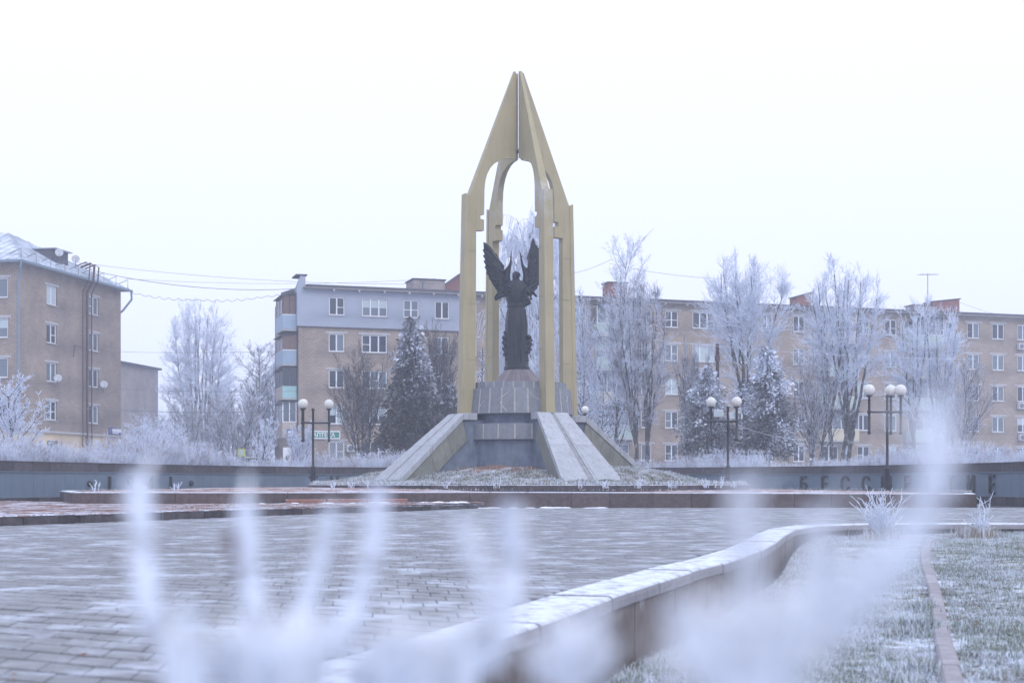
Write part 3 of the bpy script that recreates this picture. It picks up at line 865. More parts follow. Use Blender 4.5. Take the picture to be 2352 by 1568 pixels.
# ------------------------------------------------------------------ golden spire
gs = thing('golden_spire', 'tall pointed golden spire of four winged pylons with an arched opening', 'monument', (CX, CY, 3.46))
prof = [(1.955, 3.46), (2.565, 3.46), (2.37, 11.90), (2.22, 11.86), (0.21, 16.95), (0.165, 16.95), (0.165, 13.52)]
arc = [(0.9, 13.36), (1.12, 13.22), (1.30, 13.03), (1.44, 12.78), (1.52, 12.5), (1.555, 12.2)]
prof += [(0.5, 13.50), (0.72, 13.44)]+arc+[(1.575, 11.20), (1.74, 11.18), (1.74, 11.02), (1.575, 11.0), (1.575, 10.58), (1.93, 10.56)]
def hth(r, z): return 0.040+0.057*r*(1.0 if z > 11 else 1.0)
for ai, a in enumerate(ANG):
    # subdivide long edges so thickness can vary
    pts = []
    for i in range(len(prof)):
        p, q = prof[i], prof[(i+1) % len(prof)]
        L_ = math.hypot(q[0]-p[0], q[1]-p[1]); k = max(1, int(L_/1.2))
        for j in range(k): pts.append((p[0]+(q[0]-p[0])*j/k, p[1]+(q[1]-p[1])*j/k))
    n_ = len(pts)
    tris = tessellate_polygon([[Vector((x, z, 0)) for x, z in pts]])
    vs = [(r, -hth(r, z), z) for r, z in pts]+[(r, hth(r, z), z) for r, z in pts]
    fs = [tuple(t) for t in tris]+[tuple(i+n_ for i in reversed(t)) for t in tris]+[(i, (i+1) % n_, n_+(i+1) % n_, n_+i) for i in range(n_)]
    mb = MB(); mb.add(vs, fs)
    me = mb.mesh('pylon', M['gold']); fix_normals(me); me.transform(Matrix.Rotation(a, 4, 'Z'))
    py_ = link('pylon', me, gs, (0, 0, -3.46))
    # outer flange with slanting top
    w = 0.19
    vs = []
    for r0, r1, z, dz in ((2.42, 2.585, 3.462, 0), (2.235, 2.39, 11.86, 0.09)):
        vs += [(r0, -w, z), (r1, -w, z+dz), (r1, w, z+dz), (r0, w, z)]
    mb = MB(); mb.add(vs, [(3, 2, 1, 0), (4, 5, 6, 7)]+[(q, (q+1) % 4, 4+(q+1) % 4, 4+q) for q in range(4)])
    me = mb.mesh('flange', M['gold']); fix_normals(me); me.transform(Matrix.Rotation(a, 4, 'Z'))
    link('flange', me, py_)
    for zs in (5.55+0.35*(ai % 2), 7.7+0.2*(ai % 3), 9.75):
        ro = 2.565+(2.37-2.565)*(zs-3.46)/8.44
        mb = MB()
        for sy in (-1, 1): mb.box(((1.96+ro-0.13)/2, sy*(hth(2.2, zs)+0.004), zs), (ro-0.13-1.96, 0.006, 0.014))
        mb.box((ro+0.012, 0, zs), (0.008, 0.37, 0.014))
        me = mb.mesh('seam', M['goldseam']); me.transform(Matrix.Rotation(a, 4, 'Z')); link('seam', me, py_)
    mb = MB(); mb.box((0.155, 0, 15.24), (0.03, 0.13, 3.4)); me = mb.mesh('edge_strip', M['gold']); me.transform(Matrix.Rotation(a, 4, 'Z'))
    link('edge_strip', me, py_)
mb = MB()
for a in (ANG[0], ANG[1]):
    d = Vector((math.cos(a), math.sin(a), 0)); mb.tube([d*-0.3+Vector((0, 0, 13.85)), d*0.3+Vector((0, 0, 13.85))], 0.05, 8)
mb.ball((0, 0, 13.85), 0.09)
link('connector', mb.mesh('connector', M['steel'], True), gs, (0, 0, -3.46))

# ------------------------------------------------------------------ bronze angel
def build_angel():
    m_ = 0.004018
    def q(zx, zy, y=0.0): return Vector(((zx-595)*m_, y, (1425-zy)*m_))
    mb = MB()
    # robe and torso: lofted ellipses with vertical folds
    secs = [(1400, 595, .47, .45, .0), (1330, 594, .445, .43, .03), (1250, 593, .435, .42, .035), (1100, 590, .43, .40, .035), (950, 590, .41, .375, .03), (870, 591, .38, .33, .02),
            (818, 590, .342, .28, .0), (812, 590, .372, .30, .0), (788, 590, .372, .30, .0), (782, 590, .352, .285, .0), (740, 590, .40, .31, .012), (690, 588, .425, .32, .015), (640, 586, .435, .31, .01), (600, 586, .43, .28, 0.0),
            (577, 587, .385, .24, .0), (560, 588, .27, .19, .0), (548, 588, .16, .15, .0), (515, 588, .125, .13, .0)]
    n = 40; vs = []
    for zy, cx, hw, hd, fold in secs:
        for k in range(n):
            a = 2*math.pi*k/n
            f = 1+fold*2.0*math.cos(a*8+0.6)*1.2
            c, s = math.cos(a), math.sin(a)
            pw = 0.85
            vs.append(q(cx, zy)+Vector((hw*f*math.copysign(abs(c)**pw, c), hd*f*math.copysign(abs(s)**pw, s), 0)))
    fs = []
    for i in range(len(secs)-1):
        for k in range(n): k2 = (k+1) % n; fs.append((i*n+k, i*n+k2, (i+1)*n+k2, (i+1)*n+k))
    fs += [tuple(range(n-1, -1, -1)), tuple(range((len(secs)-1)*n, len(secs)*n))]
    mb.add(vs, fs)
    # head, face turned a little to the left and up
    Mh = Matrix.Rotation(R(-18), 3, 'Z') @ Matrix.Rotation(R(-14), 3, 'X')
    hc = q(587, 512, -0.03)
    def hp(x, y, z): return hc+Mh @ Vector((x, y, z))
    mb.ball(hc+Mh @ Vector((0, 0.015, 0.035)), (0.142, 0.165, 0.165), 18, 14, Mh)
    mb.ball(hp(0, -0.055, -0.07), (0.10, 0.10, 0.10), 14, 10, Mh)       # jaw
    mb.ball(hp(0, -0.13, -0.125), (0.045, 0.04, 0.04), 10, 8, Mh)      # chin
    mb.tube([hp(0, -0.155, 0.05), hp(0, -0.20, -0.02), hp(0, -0.165, -0.035)], [0.022, 0.032, 0.02], 8)  # nose
    for s in (-1, 1):
        mb.ball(hp(s*0.06, -0.145, 0.055), (0.05, 0.025, 0.016), 10, 6, Mh)   # brow
        mb.ball(hp(s*0.06, -0.138, 0.025), (0.028, 0.02, 0.016), 10, 6, Mh)   # eye
        mb.ball(hp(s*0.142, 0.0, 0.0), (0.022, 0.035, 0.055), 8, 8, Mh)       # ear
        mb.ball(hp(s*0.075, -0.11, -0.03), (0.04, 0.04, 0.05), 8, 8, Mh)      # cheek
    mb.ball(hp(0, -0.152, -0.075), (0.045, 0.022, 0.014), 10, 6, Mh)   # mouth
    mb.ball(hp(0, 0.03, 0.085), (0.165, 0.185, 0.125), 16, 10, Mh)     # hair
    mb.lathe([(0.10, 0), (0.165, 0.0), (0.165, 0.035), (0.10, 0.035)], hp(0, 0.02, 0.07), 20)
    # collar
    for s in (-1, 1):
        mb.add([q(588+s*6, 572, -0.22), q(588+s*52, 600, -0.27), q(588+s*40, 556, -0.16), q(588+s*6, 572, -0.17), q(588+s*52, 600, -0.2), q(588+s*40, 556, -0.1)],
               [(0, 1, 2), (5, 4, 3), (0, 3, 4, 1), (1, 4, 5, 2), (2, 5, 3, 0)])
    mb.tube([q(588, 600, -0.30), q(588, 700, -0.325), q(588, 785, -0.30)], 0.018, 6)
    # base ring
    mb.lathe([(0.0, -0.01), (0.51, -0.01), (0.53, 0.03), (0.50, 0.07), (0.52, 0.10), (0.46, 0.13), (0.0, 0.13)], q(595, 1425), 36)
    # folds down the robe
    for zx, w in ((520, .03), (545, .025), (600, .03), (640, .03), (668, .03), (500, .025), (688, .025)):
        ang = (zx-593)/105.0
        yb = -math.sqrt(max(0.02, 1-min(0.97, abs(ang))**2))
        mb.tube([q(zx*0.93+590*0.07, 835, yb*0.30), q(zx, 1000, yb*0.39), q(zx*1.02-590*0.02, 1250, yb*0.435), q(zx*1.05-590*0.05, 1395, yb*0.455)], [0.02, w, w*1.25, w*1.1], 6)
    # wings
    def outline(pts, yf, th):
        pts = [Vector((p[0], p[1])) for p in pts]; k = len(pts)
        tr = tessellate_polygon([[Vector((p.x, p.y, 0)) for p in pts]])
        v1 = [q(p.x, p.y, yf(p)-th/2) for p in pts]; v2 = [q(p.x, p.y, yf(p)+th/2) for p in pts]
        mb.add(v1+v2, [tuple(t) for t in tr]+[tuple(i+k for i in reversed(t)) for t in tr]+[(i, (i+1) % k, k+(i+1) % k, k+i) for i in range(k)])
    def feather(p0, p1, w, yf, lift=0.0):
        p0, p1 = Vector(p0), Vector(p1)
        pts = []; rad = []
        N_ = 8
        d = (p1-p0); nrm = Vector((-d.y, d.x)).normalized()
        for k in range(N_+1):
            t = k/N_
            c = p0.lerp(p1, t)+nrm*math.sin(t*math.pi)*d.length*0.05
            pts.append(q(c.x, c.y, yf(c)-lift)); rad.append(w*(0.55+0.55*math.sin(min(1, t*1.15)*math.pi*0.75))*(1 if t < 0.85 else 1-0.75*(t-0.85)/0.15))
        # flattened tube
        mb2 = MB(); mb2.tube(pts, rad, 8)
        vs2 = []
        for i, v in enumerate(mb2.v):
            c = pts[i//8]; vs2.append((v[0], c.y+(v[1]-c.y)*0.45, v[2]))
        mb.add(vs2, mb2.f)
        mb.tube(pts, [0.012]*len(pts), 5)
        mb.tube([p+Vector((0, -0.03, 0)) for p in pts], [0.014]*len(pts), 5)
    yl = lambda p: 0.05+max(0, (500-p.x))*0.0007
    outline([(267, 176), (284, 190), (338, 265), (408, 345), (412, 395), (425, 437), (455, 463), (482, 455), (505, 500), (505, 560), (490, 610), (490, 690), (470, 714), (432, 714), (415, 690), (395, 640), (350, 570), (318, 505), (300, 455), (287, 400), (280, 335), (274, 275), (268, 215)], yl, 0.13)
    for (e, s0, w) in (((266, 170), (405, 365), .085), ((259, 243), (405, 400), .085), ((262, 298), (405, 435), .085), ((267, 352), (405, 470), .085), ((278, 412), (410, 510), .085), ((292, 466), (415, 540), .085),
                       ((318, 520), (430, 580), .08), ((350, 575), (440, 620), .075), ((383, 622), (455, 650), .07), ((398, 660), (465, 675), .06)):
        feather(s0, e, w, yl, 0.05)
    for k in range(6):   # coverts
        feather((455, 490+k*30), (350+k*12, 380+k*48), 0.075, yl, 0.10)
    mb.tube([q(300, 215, yl(Vector((300, 0)))-0.04), q(350, 275, 0.1), q(408, 345, 0.06), q(415, 400, 0.02), q(430, 440, 0), q(458, 465, -0.02), q(480, 458, -0.02)], [.03, .05, .055, .05, .05, .05, .05], 8)
    # small far plume behind
    outline([(380, 272), (395, 275), (430, 345), (473, 398), (470, 450), (440, 450), (412, 400), (390, 320)], lambda p: 0.28, 0.07)
    # horns (raised forearms)
    mb.tube([q(500, 560, 0), q(505, 500, -0.04), q(517, 455, -0.06), q(532, 395, -0.07), q(538, 330, -0.07), q(543, 255, -0.06)], [.14, .10, .075, .055, .035, .012], 10)
    mb.tube([q(480, 455, -0.02), q(505, 430, -0.05), q(528, 395, -0.07)], [.05, .05, .04], 8)
    mb.tube([q(538, 330, -0.07), q(517, 318, -0.09), q(528, 290, -0.07)], [.03, .02, .012], 6)
    mb.tube([q(682, 560, 0), q(680, 505, -0.04), q(667, 460, -0.06), q(648, 395, -0.07), q(636, 330, -0.07), q(621, 255, -0.06)], [.14, .10, .075, .055, .035, .012], 10)
    mb.tube([q(690, 440, -0.02), q(672, 430, -0.05), q(652, 400, -0.07)], [.05, .05, .04], 8)
    mb.tube([q(636, 330, -0.07), q(652, 316, -0.09), q(638, 288, -0.07)], [.03, .02, .012], 6)
    yr = lambda p: 0.05+max(0, (p.x-680))*0.0009
    outline([(757, 136), (746, 160), (722, 250), (700, 322), (712, 350), (712, 400), (702, 436), (688, 441), (680, 470), (676, 560), (680, 612), (690, 690), (740, 700), (770, 650), (810, 575), (850, 505), (885, 430), (912, 375), (912, 325), (880, 275), (830, 245), (788, 215), (770, 170)], yr, 0.13)
    for (e, s0, w) in (((756, 134), (716, 400), .10), ((790, 200), (722, 430), .09), ((835, 225), (730, 455), .09), ((880, 255), (735, 470), .09), ((915, 290), (738, 500), .09), ((932, 335), (735, 530), .085), ((932, 375), (730, 560), .08), ((905, 430), (728, 585), .08),
                       ((870, 490), (726, 605), .075), ((835, 550), (722, 625), .07), ((800, 610), (718, 645), .065)):
        feather(s0, e, w, yr, 0.05)
    for k in range(5): feather((705, 500+k*32), (770+k*2, 360+k*55), 0.075, yr, 0.10)
    mb.tube([q(750, 175, 0.1), q(720, 265, 0.08), q(702, 325, 0.05), q(712, 365, 0.02), q(710, 405, 0), q(700, 438, -0.02), q(682, 440, -0.02)], [.03, .04, .045, .045, .045, .045, .045], 8)
    # drapery under the wings
    for (a_, b_, c_, r_) in (((470, 690), (425, 715), (382, 745), .075), ((440, 660), (405, 690), (378, 725), .06), ((488, 640), (470, 700), (440, 712), .06), ((480, 600), (455, 660), (425, 690), .06),
                             ((690, 640), (725, 690), (738, 742), .07), ((680, 690), (705, 745), (725, 788), .075), ((700, 620), (745, 660), (790, 715), .06), ((672, 600), (690, 660), (730, 690), .06), ((690, 740), (690, 780), (700, 800), .07)):
        mb.tube([q(*a_, -0.05), q(*b_, -0.1), q(*c_, -0.06)], [r_*1.1, r_, r_*0.7], 8)
    for k in range(4):
        mb.tube([q(485, 600+k*22, -0.24+0.02*k), q(520-k*6, 625+k*28, -0.30), q(545, 640+k*34, -0.31)], [.03, .028, .01], 6)
        mb.tube([q(690, 605+k*22, -0.22+0.02*k), q(665+k*3, 635+k*26, -0.29), q(640, 660+k*30, -0.30)], [.03, .028, .01], 6)
    # flames and faces round the hem
    rr = random.Random(4)
    for (x, y_, r_) in ((470, 1115, .085), (485, 1098, .07), (462, 1160, .06), (478, 1180, .075), (465, 1225, .07), (485, 1250, .07), (472, 1280, .065), (490, 1320, .06), (500, 1140, .06), (505, 1200, .06),
                        (720, 1108, .075), (738, 1135, .05), (712, 1150, .07), (690, 1160, .075), (725, 1185, .07), (740, 1170, .04), (700, 1205, .075), (728, 1225, .06), (685, 1230, .07), (712, 1255, .065), (690, 1285, .06), (700, 1330, .055), (668, 1180, .06), (655, 1145, .05), (470, 1060, .04)):
        yy = -0.12-0.25*max(0, 1-abs(x-593)/150.0)
        mb.ball(q(593+(x-593)*0.95, y_, yy), (r_*1.35, r_*1.6, r_*1.25), 10, 8)
        mb.tube([q(x-14, y_+12, yy-0.06), q(x+2, y_+18, yy-0.09), q(x+18, y_+4, yy-0.05)], [.015, .028, .012], 6)
    me = mb.mesh('bronze_angel', M['bronze'])
    ob = link('bronze_angel', me)
    md = ob.modifiers.new('remesh', 'REMESH'); md.mode = 'VOXEL'; md.voxel_size = 0.017; md.use_smooth_shade = True
    sm = ob.modifiers.new('smooth', 'SMOOTH'); sm.factor = 0.4; sm.iterations = 3
    dg = bpy.context.evaluated_depsgraph_get()
    me2 = bpy.data.meshes.new_from_object(ob.evaluated_get(dg))
    ob.modifiers.clear(); ob.data = me2; me2.name = 'bronze_angel'
    ob.location = (CX-0.06, CY, 5.255)
    tag(ob, 'dark bronze winged figure in a long robe standing inside the golden spire', 'statue')
build_angel()

# ------------------------------------------------------------------ buildings
def facade_mesh(name, L, z0, z1, holes, m, depth=0.14):
    xs = sorted(set([0.0, L]+[round(h[0], 4) for h in holes]+[round(h[1], 4) for h in holes]))
    zs = sorted(set([z0, z1]+[round(h[2], 4) for h in holes]+[round(h[3], 4) for h in holes]))
    hs = [tuple(round(c, 4) for c in h) for h in holes]
    V = []; F = []
    idx = {}
    def vid(x, y, z):
        k = (x, y, z)
        if k not in idx: idx[k] = len(V); V.append(k)
        return idx[k]
    for xa, xb in zip(xs, xs[1:]):
        for za, zb in zip(zs, zs[1:]):
            cx, cz = (xa+xb)/2, (za+zb)/2
            if any(h[0] < cx < h[1] and h[2] < cz < h[3] for h in hs): continue
            F.append((vid(xa, 0, za), vid(xb, 0, za), vid(xb, 0, zb), vid(xa, 0, zb)))
    for x0, x1, a, b in hs:
        c = [(x0, a), (x1, a), (x1, b), (x0, b)]
        for i in range(4):
            (xa, za), (xb, zb) = c[i], c[(i+1) % 4]
            F.append((vid(xa, 0, za), vid(xa, depth, za), vid(xb, depth, zb), vid(xb, 0, zb)))
    return np_mesh(name, V, F, m)

_win = {}
def window(parent, x0, x1, z0, z1, n, y=0.10, rz=0.0, lintel=0, rng=rnd, M0=None):
    """window part with sashes, panes, sill; parent space: x along the wall, -y outwards"""
    w, h = round(x1-x0, 2), round(z1-z0, 2)
    def mesh(key, fn):
        if key not in _win: _win[key] = fn()
        return _win[key]
    def frame():
        mb = MB(); t = 0.075
        mb.box((0, 0, t/2), (w, 0.07, t)); mb.box((0, 0, h-t/2), (w, 0.07, t))
        mb.box((-w/2+t/2, 0, h/2), (t, 0.07, h-2*t)); mb.box((w/2-t/2, 0, h/2), (t, 0.07, h-2*t))
        for k in range(1, n): mb.box((-w/2+w*k/n, 0, h/2), (0.10, 0.065, h-2*t))
        return mb.mesh('window', M['white'])
    def place(nm, me, lx, ly, lz, par): 
        o = link(nm, me, par, (lx, ly, lz)); return o
    wo = link('window', mesh(('f', w, h, n), frame), parent)
    loc = Vector(((x0+x1)/2, y, z0))
    if M0 is not None: wo.matrix_local = M0 @ Matrix.Translation(loc)
    else: wo.location = loc
    mood = rng.random()
    for k in range(n):
        pw = w/n
        g = 'glassdark' if mood < 0.5 else ('glassmid' if mood < 0.85 else 'glasspale')
        if rng.random() < 0.25: g = rng.choice(['glassdark', 'glassmid'])
        def pane():
            mb = MB(); mb.box((0, 0, 0), (pw-0.06, 0.015, h-0.12)); return mb.mesh('pane', M[g])
        place('pane', mesh(('p', round(pw, 2), h, g), pane), -w/2+pw*(k+0.5), 0.02, h/2, wo)
        if mood > 0.78:
            def blind():
                mb = MB(); mb.box((0, 0, 0), (pw-0.14, 0.01, h*0.42)); return mb.mesh('blind', M['glasspale'])
            place('blind', mesh(('b', round(pw, 2), h), blind), -w/2+pw*(k+0.5), 0.004, h*0.70, wo)
        elif rng.random() < 0.25:
            def vent():
                mb = MB(); mb.box((0, 0, 0), (pw-0.1, 0.05, 0.05)); return mb.mesh('transom', M['white'])
            place('transom', mesh(('t', round(pw, 2)), vent), -w/2+pw*(k+0.5), -0.005, h*0.45, wo)
    def sill():
        mb = MB(); mb.box((0, -0.10, 0), (w+0.1, 0.24, 0.05)); return mb.mesh('sill', M['concrete'])
    place('sill', mesh(('s', w), sill), 0, 0, -0.03, wo)
    if lintel:
        def lint():
            mb = MB(); mb.box((0, 0, 0), (w+0.5, 0.03, 0.16)); return mb.mesh('lintel', M['concrete'])
        place('lintel', mesh(('l', w), lint), 0, -y-0.012, h+0.09, wo)
    return wo

def box_part(name, c, d, m, parent, rz=0, bev=0):
    mb = MB(); mb.box((0, 0, 0), d)
    me = mb.mesh(name, m)
    if bev: bevel_mesh(me, bev)
    return link(name, me, parent, c, (0, 0, rz) if rz else None)

# --- long five-storey block behind the monument
bx, by, BZ = -16.1, 107.3, 1.0
blk = thing('apartment_block', 'long five-storey buff brick apartment block behind the frosted trees, top corner rendered blue-grey', 'building', (bx, by, BZ), math.atan2(0.3074, 0.9516))
def fx(u):
    k = (u-1176)/3267
    return (k*by-bx)/(0.9516-0.3074*k)
COLS = [(755, 791, 2), (831, 889, 3), (926, 961, 2), (998, 1031, 2), (1062, 1095, 2), (1130, 1183, 3), (1225, 1256, 2), (1318, 1346, 2), (1473, 1497, 2), (1528, 1558, 2),
        (1591, 1642, 3), (1688, 1722, 2), (1748, 1776, 2), (1822, 1849, 2), (1969, 1998, 2), (2032, 2060, 2), (2172, 2192, 1), (2222, 2250, 2), (2279, 2307, 2), (2337, 2364, 2), (2400, 2428, 2)]
BALC = [(1364, 1448), (1880, 1956), (2083, 2150)]
TOPS = [14.81, 12.05, 9.30, 6.55, 3.85]
WH = 1.36
LEN = 78.0
holes = []; wins = []
for u0, u1, n in COLS:
    for ri, t in enumerate(TOPS):
        wins.append((fx(u0), fx(u1), t-WH-BZ, t-BZ, n, ri))
for u0, u1 in BALC:
    for ri, t in enumerate(TOPS):
        x0, x1 = fx(u0), fx(u1); w = x1-x0
        wins.append((x0+0.15, x0+w*0.60, t-WH-BZ, t-BZ, 2, ri)); wins.append((x0+w*0.68, x1-0.1, t-WH-BZ-(0.7 if ri < 4 else 0), t-BZ, 1, ri))
holes = [w[:4] for w in wins]
HT = 15.35-BZ
link('front_wall', facade_mesh('front_wall', LEN, -1.0, HT, holes, M['brick']), blk)
link('end_wall', facade_mesh('end_wall', 12.0, -1.0, HT, [], M['brick']), blk, (0, 12, 0), (0, 0, R(-90)))
XCL = fx(1066)
for x0, x1, z0, z1, n, ri in wins:
    clad = ri == 0 and x1 < XCL
    window(blk, x0, x1, z0, z1, n, -0.02 if clad else 0.10, lintel=0 if clad else (1 if rnd.random() < 0.8 else 0))
ch = [w[:4] for w in wins if w[5] == 0 and w[1] < XCL]
ob = link('render_cladding', facade_mesh('render_cladding', XCL+0.12, 12.55-BZ, HT, [(h[0]+0.12, h[1]+0.12, h[2], h[3]) for h in ch], M['clad']), blk, (-0.12, -0.13, 0))
box_part('cladding_return', (-0.06, 0.27, (12.55-BZ+HT)/2), (0.12, 0.79, HT-12.55+BZ), M['clad'], blk)
box_part('cladding_trim', (XCL/2-0.06, -0.06, 12.52-BZ), (XCL+0.16, 0.19, 0.06), M['tar'], blk)
# roof, eaves and rafter ends
mb = MB()
mb.add([(0.55, -0.62, HT+0.12), (LEN, -0.62, HT+0.12), (LEN, 12.4, HT+1.1), (0.55, 12.4, HT+1.1), (0.55, -0.62, HT+0.30), (LEN, -0.62, HT+0.30), (LEN, 12.4, HT+1.28), (0.55, 12.4, HT+1.28)],
       [(3, 2, 1, 0), (4, 5, 6, 7), (0, 1, 5, 4), (1, 2, 6, 5), (2, 3, 7, 6), (3, 0, 4, 7)])
rf = mb.build('roof', M['tar'], blk)
box_part('soffit', (LEN/2, -0.31, HT+0.06), (LEN-0.6, 0.6, 0.1), M['soffit'], blk)
for k in range(24):
    box_part('rafter_end', (2.6+k*1.95, -0.40, HT-0.06), (0.12, 0.42, 0.14), M['concrete'], blk)
# raised gable parapet at the corner
mb = MB()
mb.add([(-0.12, -0.13, HT), (0.5, -0.13, HT), (0.5, -0.13, HT+0.98), (0.1, -0.13, HT+0.98), (-0.12, 1.6, HT), (0.5, 1.6, HT), (0.5, 1.6, HT+0.98)],
       [(0, 1, 2, 3), (1, 5, 6, 2), (0, 3, 4), (3, 2, 6, 4), (4, 6, 5)])
pp_ = mb.build('parapet', M['clad'], blk)
box_part('coping', (0.2, 0.8, HT+1.04), (0.85, 2.0, 0.1), M['tar'], pp_)
# corner balconies on the end wall: each its own glazed box
LV = [(14.95, 13.42, 12.2, 'woodbrown', 'sidingblue', 'pipe'), (11.95, 10.75, 9.57, 'woodbrown', 'sidingblue', 'woodbrown'), (9.45, 8.0, 7.0, 'glassdark', 'turquoise', 'tar'), (6.86, 5.32, 4.12, 'glassmid', 'beige', 'white')]
for zt, zm, zb, gm, pm, fm in LV:
    bal = box_part('balcony', (-0.62, 2.05, zb-BZ+0.06), (1.08, 3.3, 0.12), M['concrete'], blk)
    def sub(nm, c, d, m): o = box_part(nm, (c[0]+0.62, c[1]-2.05, c[2]-(zb-BZ+0.06)), d, M[m], bal); return o
    hp = zm-zb-0.13
    sub('parapet_panel', (-0.62, 0.42, zb-BZ+0.13+hp/2), (1.06, 0.05, hp), pm)
    sub('parapet_panel', (-1.15, 2.05, zb-BZ+0.13+hp/2), (0.05, 3.2, hp), pm if pm != 'turquoise' else 'beige')
    for k in range(6): sub('siding_rib', (-0.62, 0.388, zb-BZ+0.2+hp*k/6), (1.04, 0.012, 0.03), pm)
    hg = zt-zm-0.06
    sub('glazing', (-0.62, 0.45, zm-BZ+hg/2+0.03), (1.0, 0.02, hg), gm)
    sub('glazing', (-1.13, 2.05, zm-BZ+hg/2+0.03), (0.02, 3.1, hg), 'glassmid')
    for k in range(3): sub('post', (-1.12+k*0.5, 0.43, zm-BZ+hg/2+0.03), (0.07, 0.07, hg), fm)
    for k in range(5): sub('post', (-1.14, 0.5+k*0.78, zm-BZ+hg/2+0.03), (0.06, 0.06, hg), fm)
    sub('rail', (-0.62, 0.42, zm-BZ), (1.08, 0.09, 0.06), 'white' if pm != 'turquoise' else 'turquoise')
    mb = MB(); mb.add([(-1.35, 0.25, zt-BZ-0.15), (0.0, 0.25, zt-BZ+0.12), (0.0, 3.9, zt-BZ+0.12), (-1.35, 3.9, zt-BZ-0.15), (-1.35, 0.25, zt-BZ-0.10), (0.0, 0.25, zt-BZ+0.17), (0.0, 3.9, zt-BZ+0.17), (-1.35, 3.9, zt-BZ-0.10)],
                      [(3, 2, 1, 0), (4, 5, 6, 7), (0, 1, 5, 4), (1, 2, 6, 5), (2, 3, 7, 6), (3, 0, 4, 7)])
    me = mb.mesh('awning', M['tar']); me.transform(Matrix.Translation((0.62, -2.05, -(zb-BZ+0.06)))); link('awning', me, bal)
# balconies along the front
cc = ['palegreen', 'beige', 'paleyellow', 'sidingblue', 'palegreen', 'white']
for bi, (u0, u1) in enumerate(BALC):
    for ri in range(4):
        x0, x1 = fx(u0), fx(u1); zf = TOPS[ri]-BZ-WH-0.95
        bal = box_part('balcony', ((x0+x1)/2, -0.5, zf), (x1-x0+0.3, 1.0, 0.13), M['concrete'], blk)
        pm = cc[(bi*2+ri*3+ri) % 6]; w = x1-x0+0.28
        box_part('parapet_panel', (0, -0.47, 0.52), (w, 0.05, 0.9), M[pm], bal)
        for s in (-1, 1): box_part('parapet_panel', (s*(w/2-0.03), 0.02, 0.52), (0.05, 0.9, 0.9), M[pm], bal)
        box_part('rail', (0, -0.47, 1.0), (w+0.05, 0.1, 0.05), M['white'], bal)
        if (bi+ri) % 2 == 0:
            box_part('glazing', (0, -0.46, 1.72), (w-0.1, 0.02, 1.38), M['glassmid'], bal)
            for k in range(5): box_part('post', (-w/2+0.05+k*(w-0.1)/4, -0.47, 1.72), (0.06, 0.06, 1.4), M['white'], bal)
            box_part('awning', (0, -0.45, 2.47), (w+0.15, 1.15, 0.06), M['tar'], bal)
# ground-floor grille and pharmacy corner
gx = (fx(755)+fx(791))/2
mb = MB()
for k in range(-4, 10):
    mb.tube([(gx-0.7+k*0.17, -0.03, 1.55), (gx-0.7+k*0.17+1.0, -0.03, 2.85)][::1], 0.014, 4)
gr = mb.mesh('window_grille', M['white']); bm = bmesh.new(); bm.from_mesh(gr)
for pl_c, pl_n in (((gx-0.68, 0, 0), (-1, 0, 0)), ((gx+0.68, 0, 0), (1, 0, 0))):
    g = bm.verts[:]+bm.edges[:]+bm.faces[:]
    bmesh.ops.bisect_plane(bm, geom=g, plane_co=pl_c, plane_no=pl_n, clear_outer=True)
bm.to_mesh(gr); bm.free(); link('window_grille', gr, blk)
# roof structures
def bl(u, setback): 
    k = (u-1176)/3267
    # local x for a point set back from the facade
    X0, Y0 = bx-0.3074*setback, by+0.9516*setback
    return (k*Y0-X0)/(0.9516-0.3074*k)
def chimney(nm, u0, u1, vt, setback, depth, m, cap=True, lean=0.0):
    x0, x1 = bl(u0, setback), bl(u1, setback)
    Y = by+0.3074*(x0+x1)/2+0.9516*setback
    zt = EYE+(1103-vt)*Y/3267-BZ; zb = HT
    c = thing_part = None
    mb = MB()
    mb.add([(x0, setback, zb), (x1, setback, zb), (x1, setback+depth, zb), (x0, setback+depth, zb), (x0, setback, zt-lean), (x1, setback, zt), (x1, setback+depth, zt), (x0, setback+depth, zt-lean)],
           [(4, 5, 6, 7), (0, 1, 5, 4), (1, 2, 6, 5), (2, 3, 7, 6), (3, 0, 4, 7)])
    o = mb.build(nm, M[m], blk)
    if cap:
        a = math.atan2(lean, x1-x0)
        mb = MB(); mb.box((0, 0, 0), (math.hypot(x1-x0, lean)+0.2, depth+0.2, 0.09))
        q_ = mb.build('chimney_cap', M['tar'], o, False, ((x0+x1)/2, setback+depth/2, zt-lean/2+0.05), (0, -a, 0))
    return o
chimney('roof_hatch', 950, 1022, 643, 3.5, 2.5, 'brickfar')
chimney('chimney', 1022, 1060, 628, 4.0, 1.2, 'redbrick', True, 1.0)
chimney('chimney', 1398, 1440, 650, 4.0, 1.4, 'redbrick')
chimney('chimney', 1832, 1864, 672, 4.0, 1.4, 'redbrick', True, 0.4)
chimney('chimney', 2100, 2145, 702, 3.5, 1.4, 'brickfar')
chimney('chimney', 2143, 2204, 686, 4.0, 1.4, 'redbrick', True, 0.35)
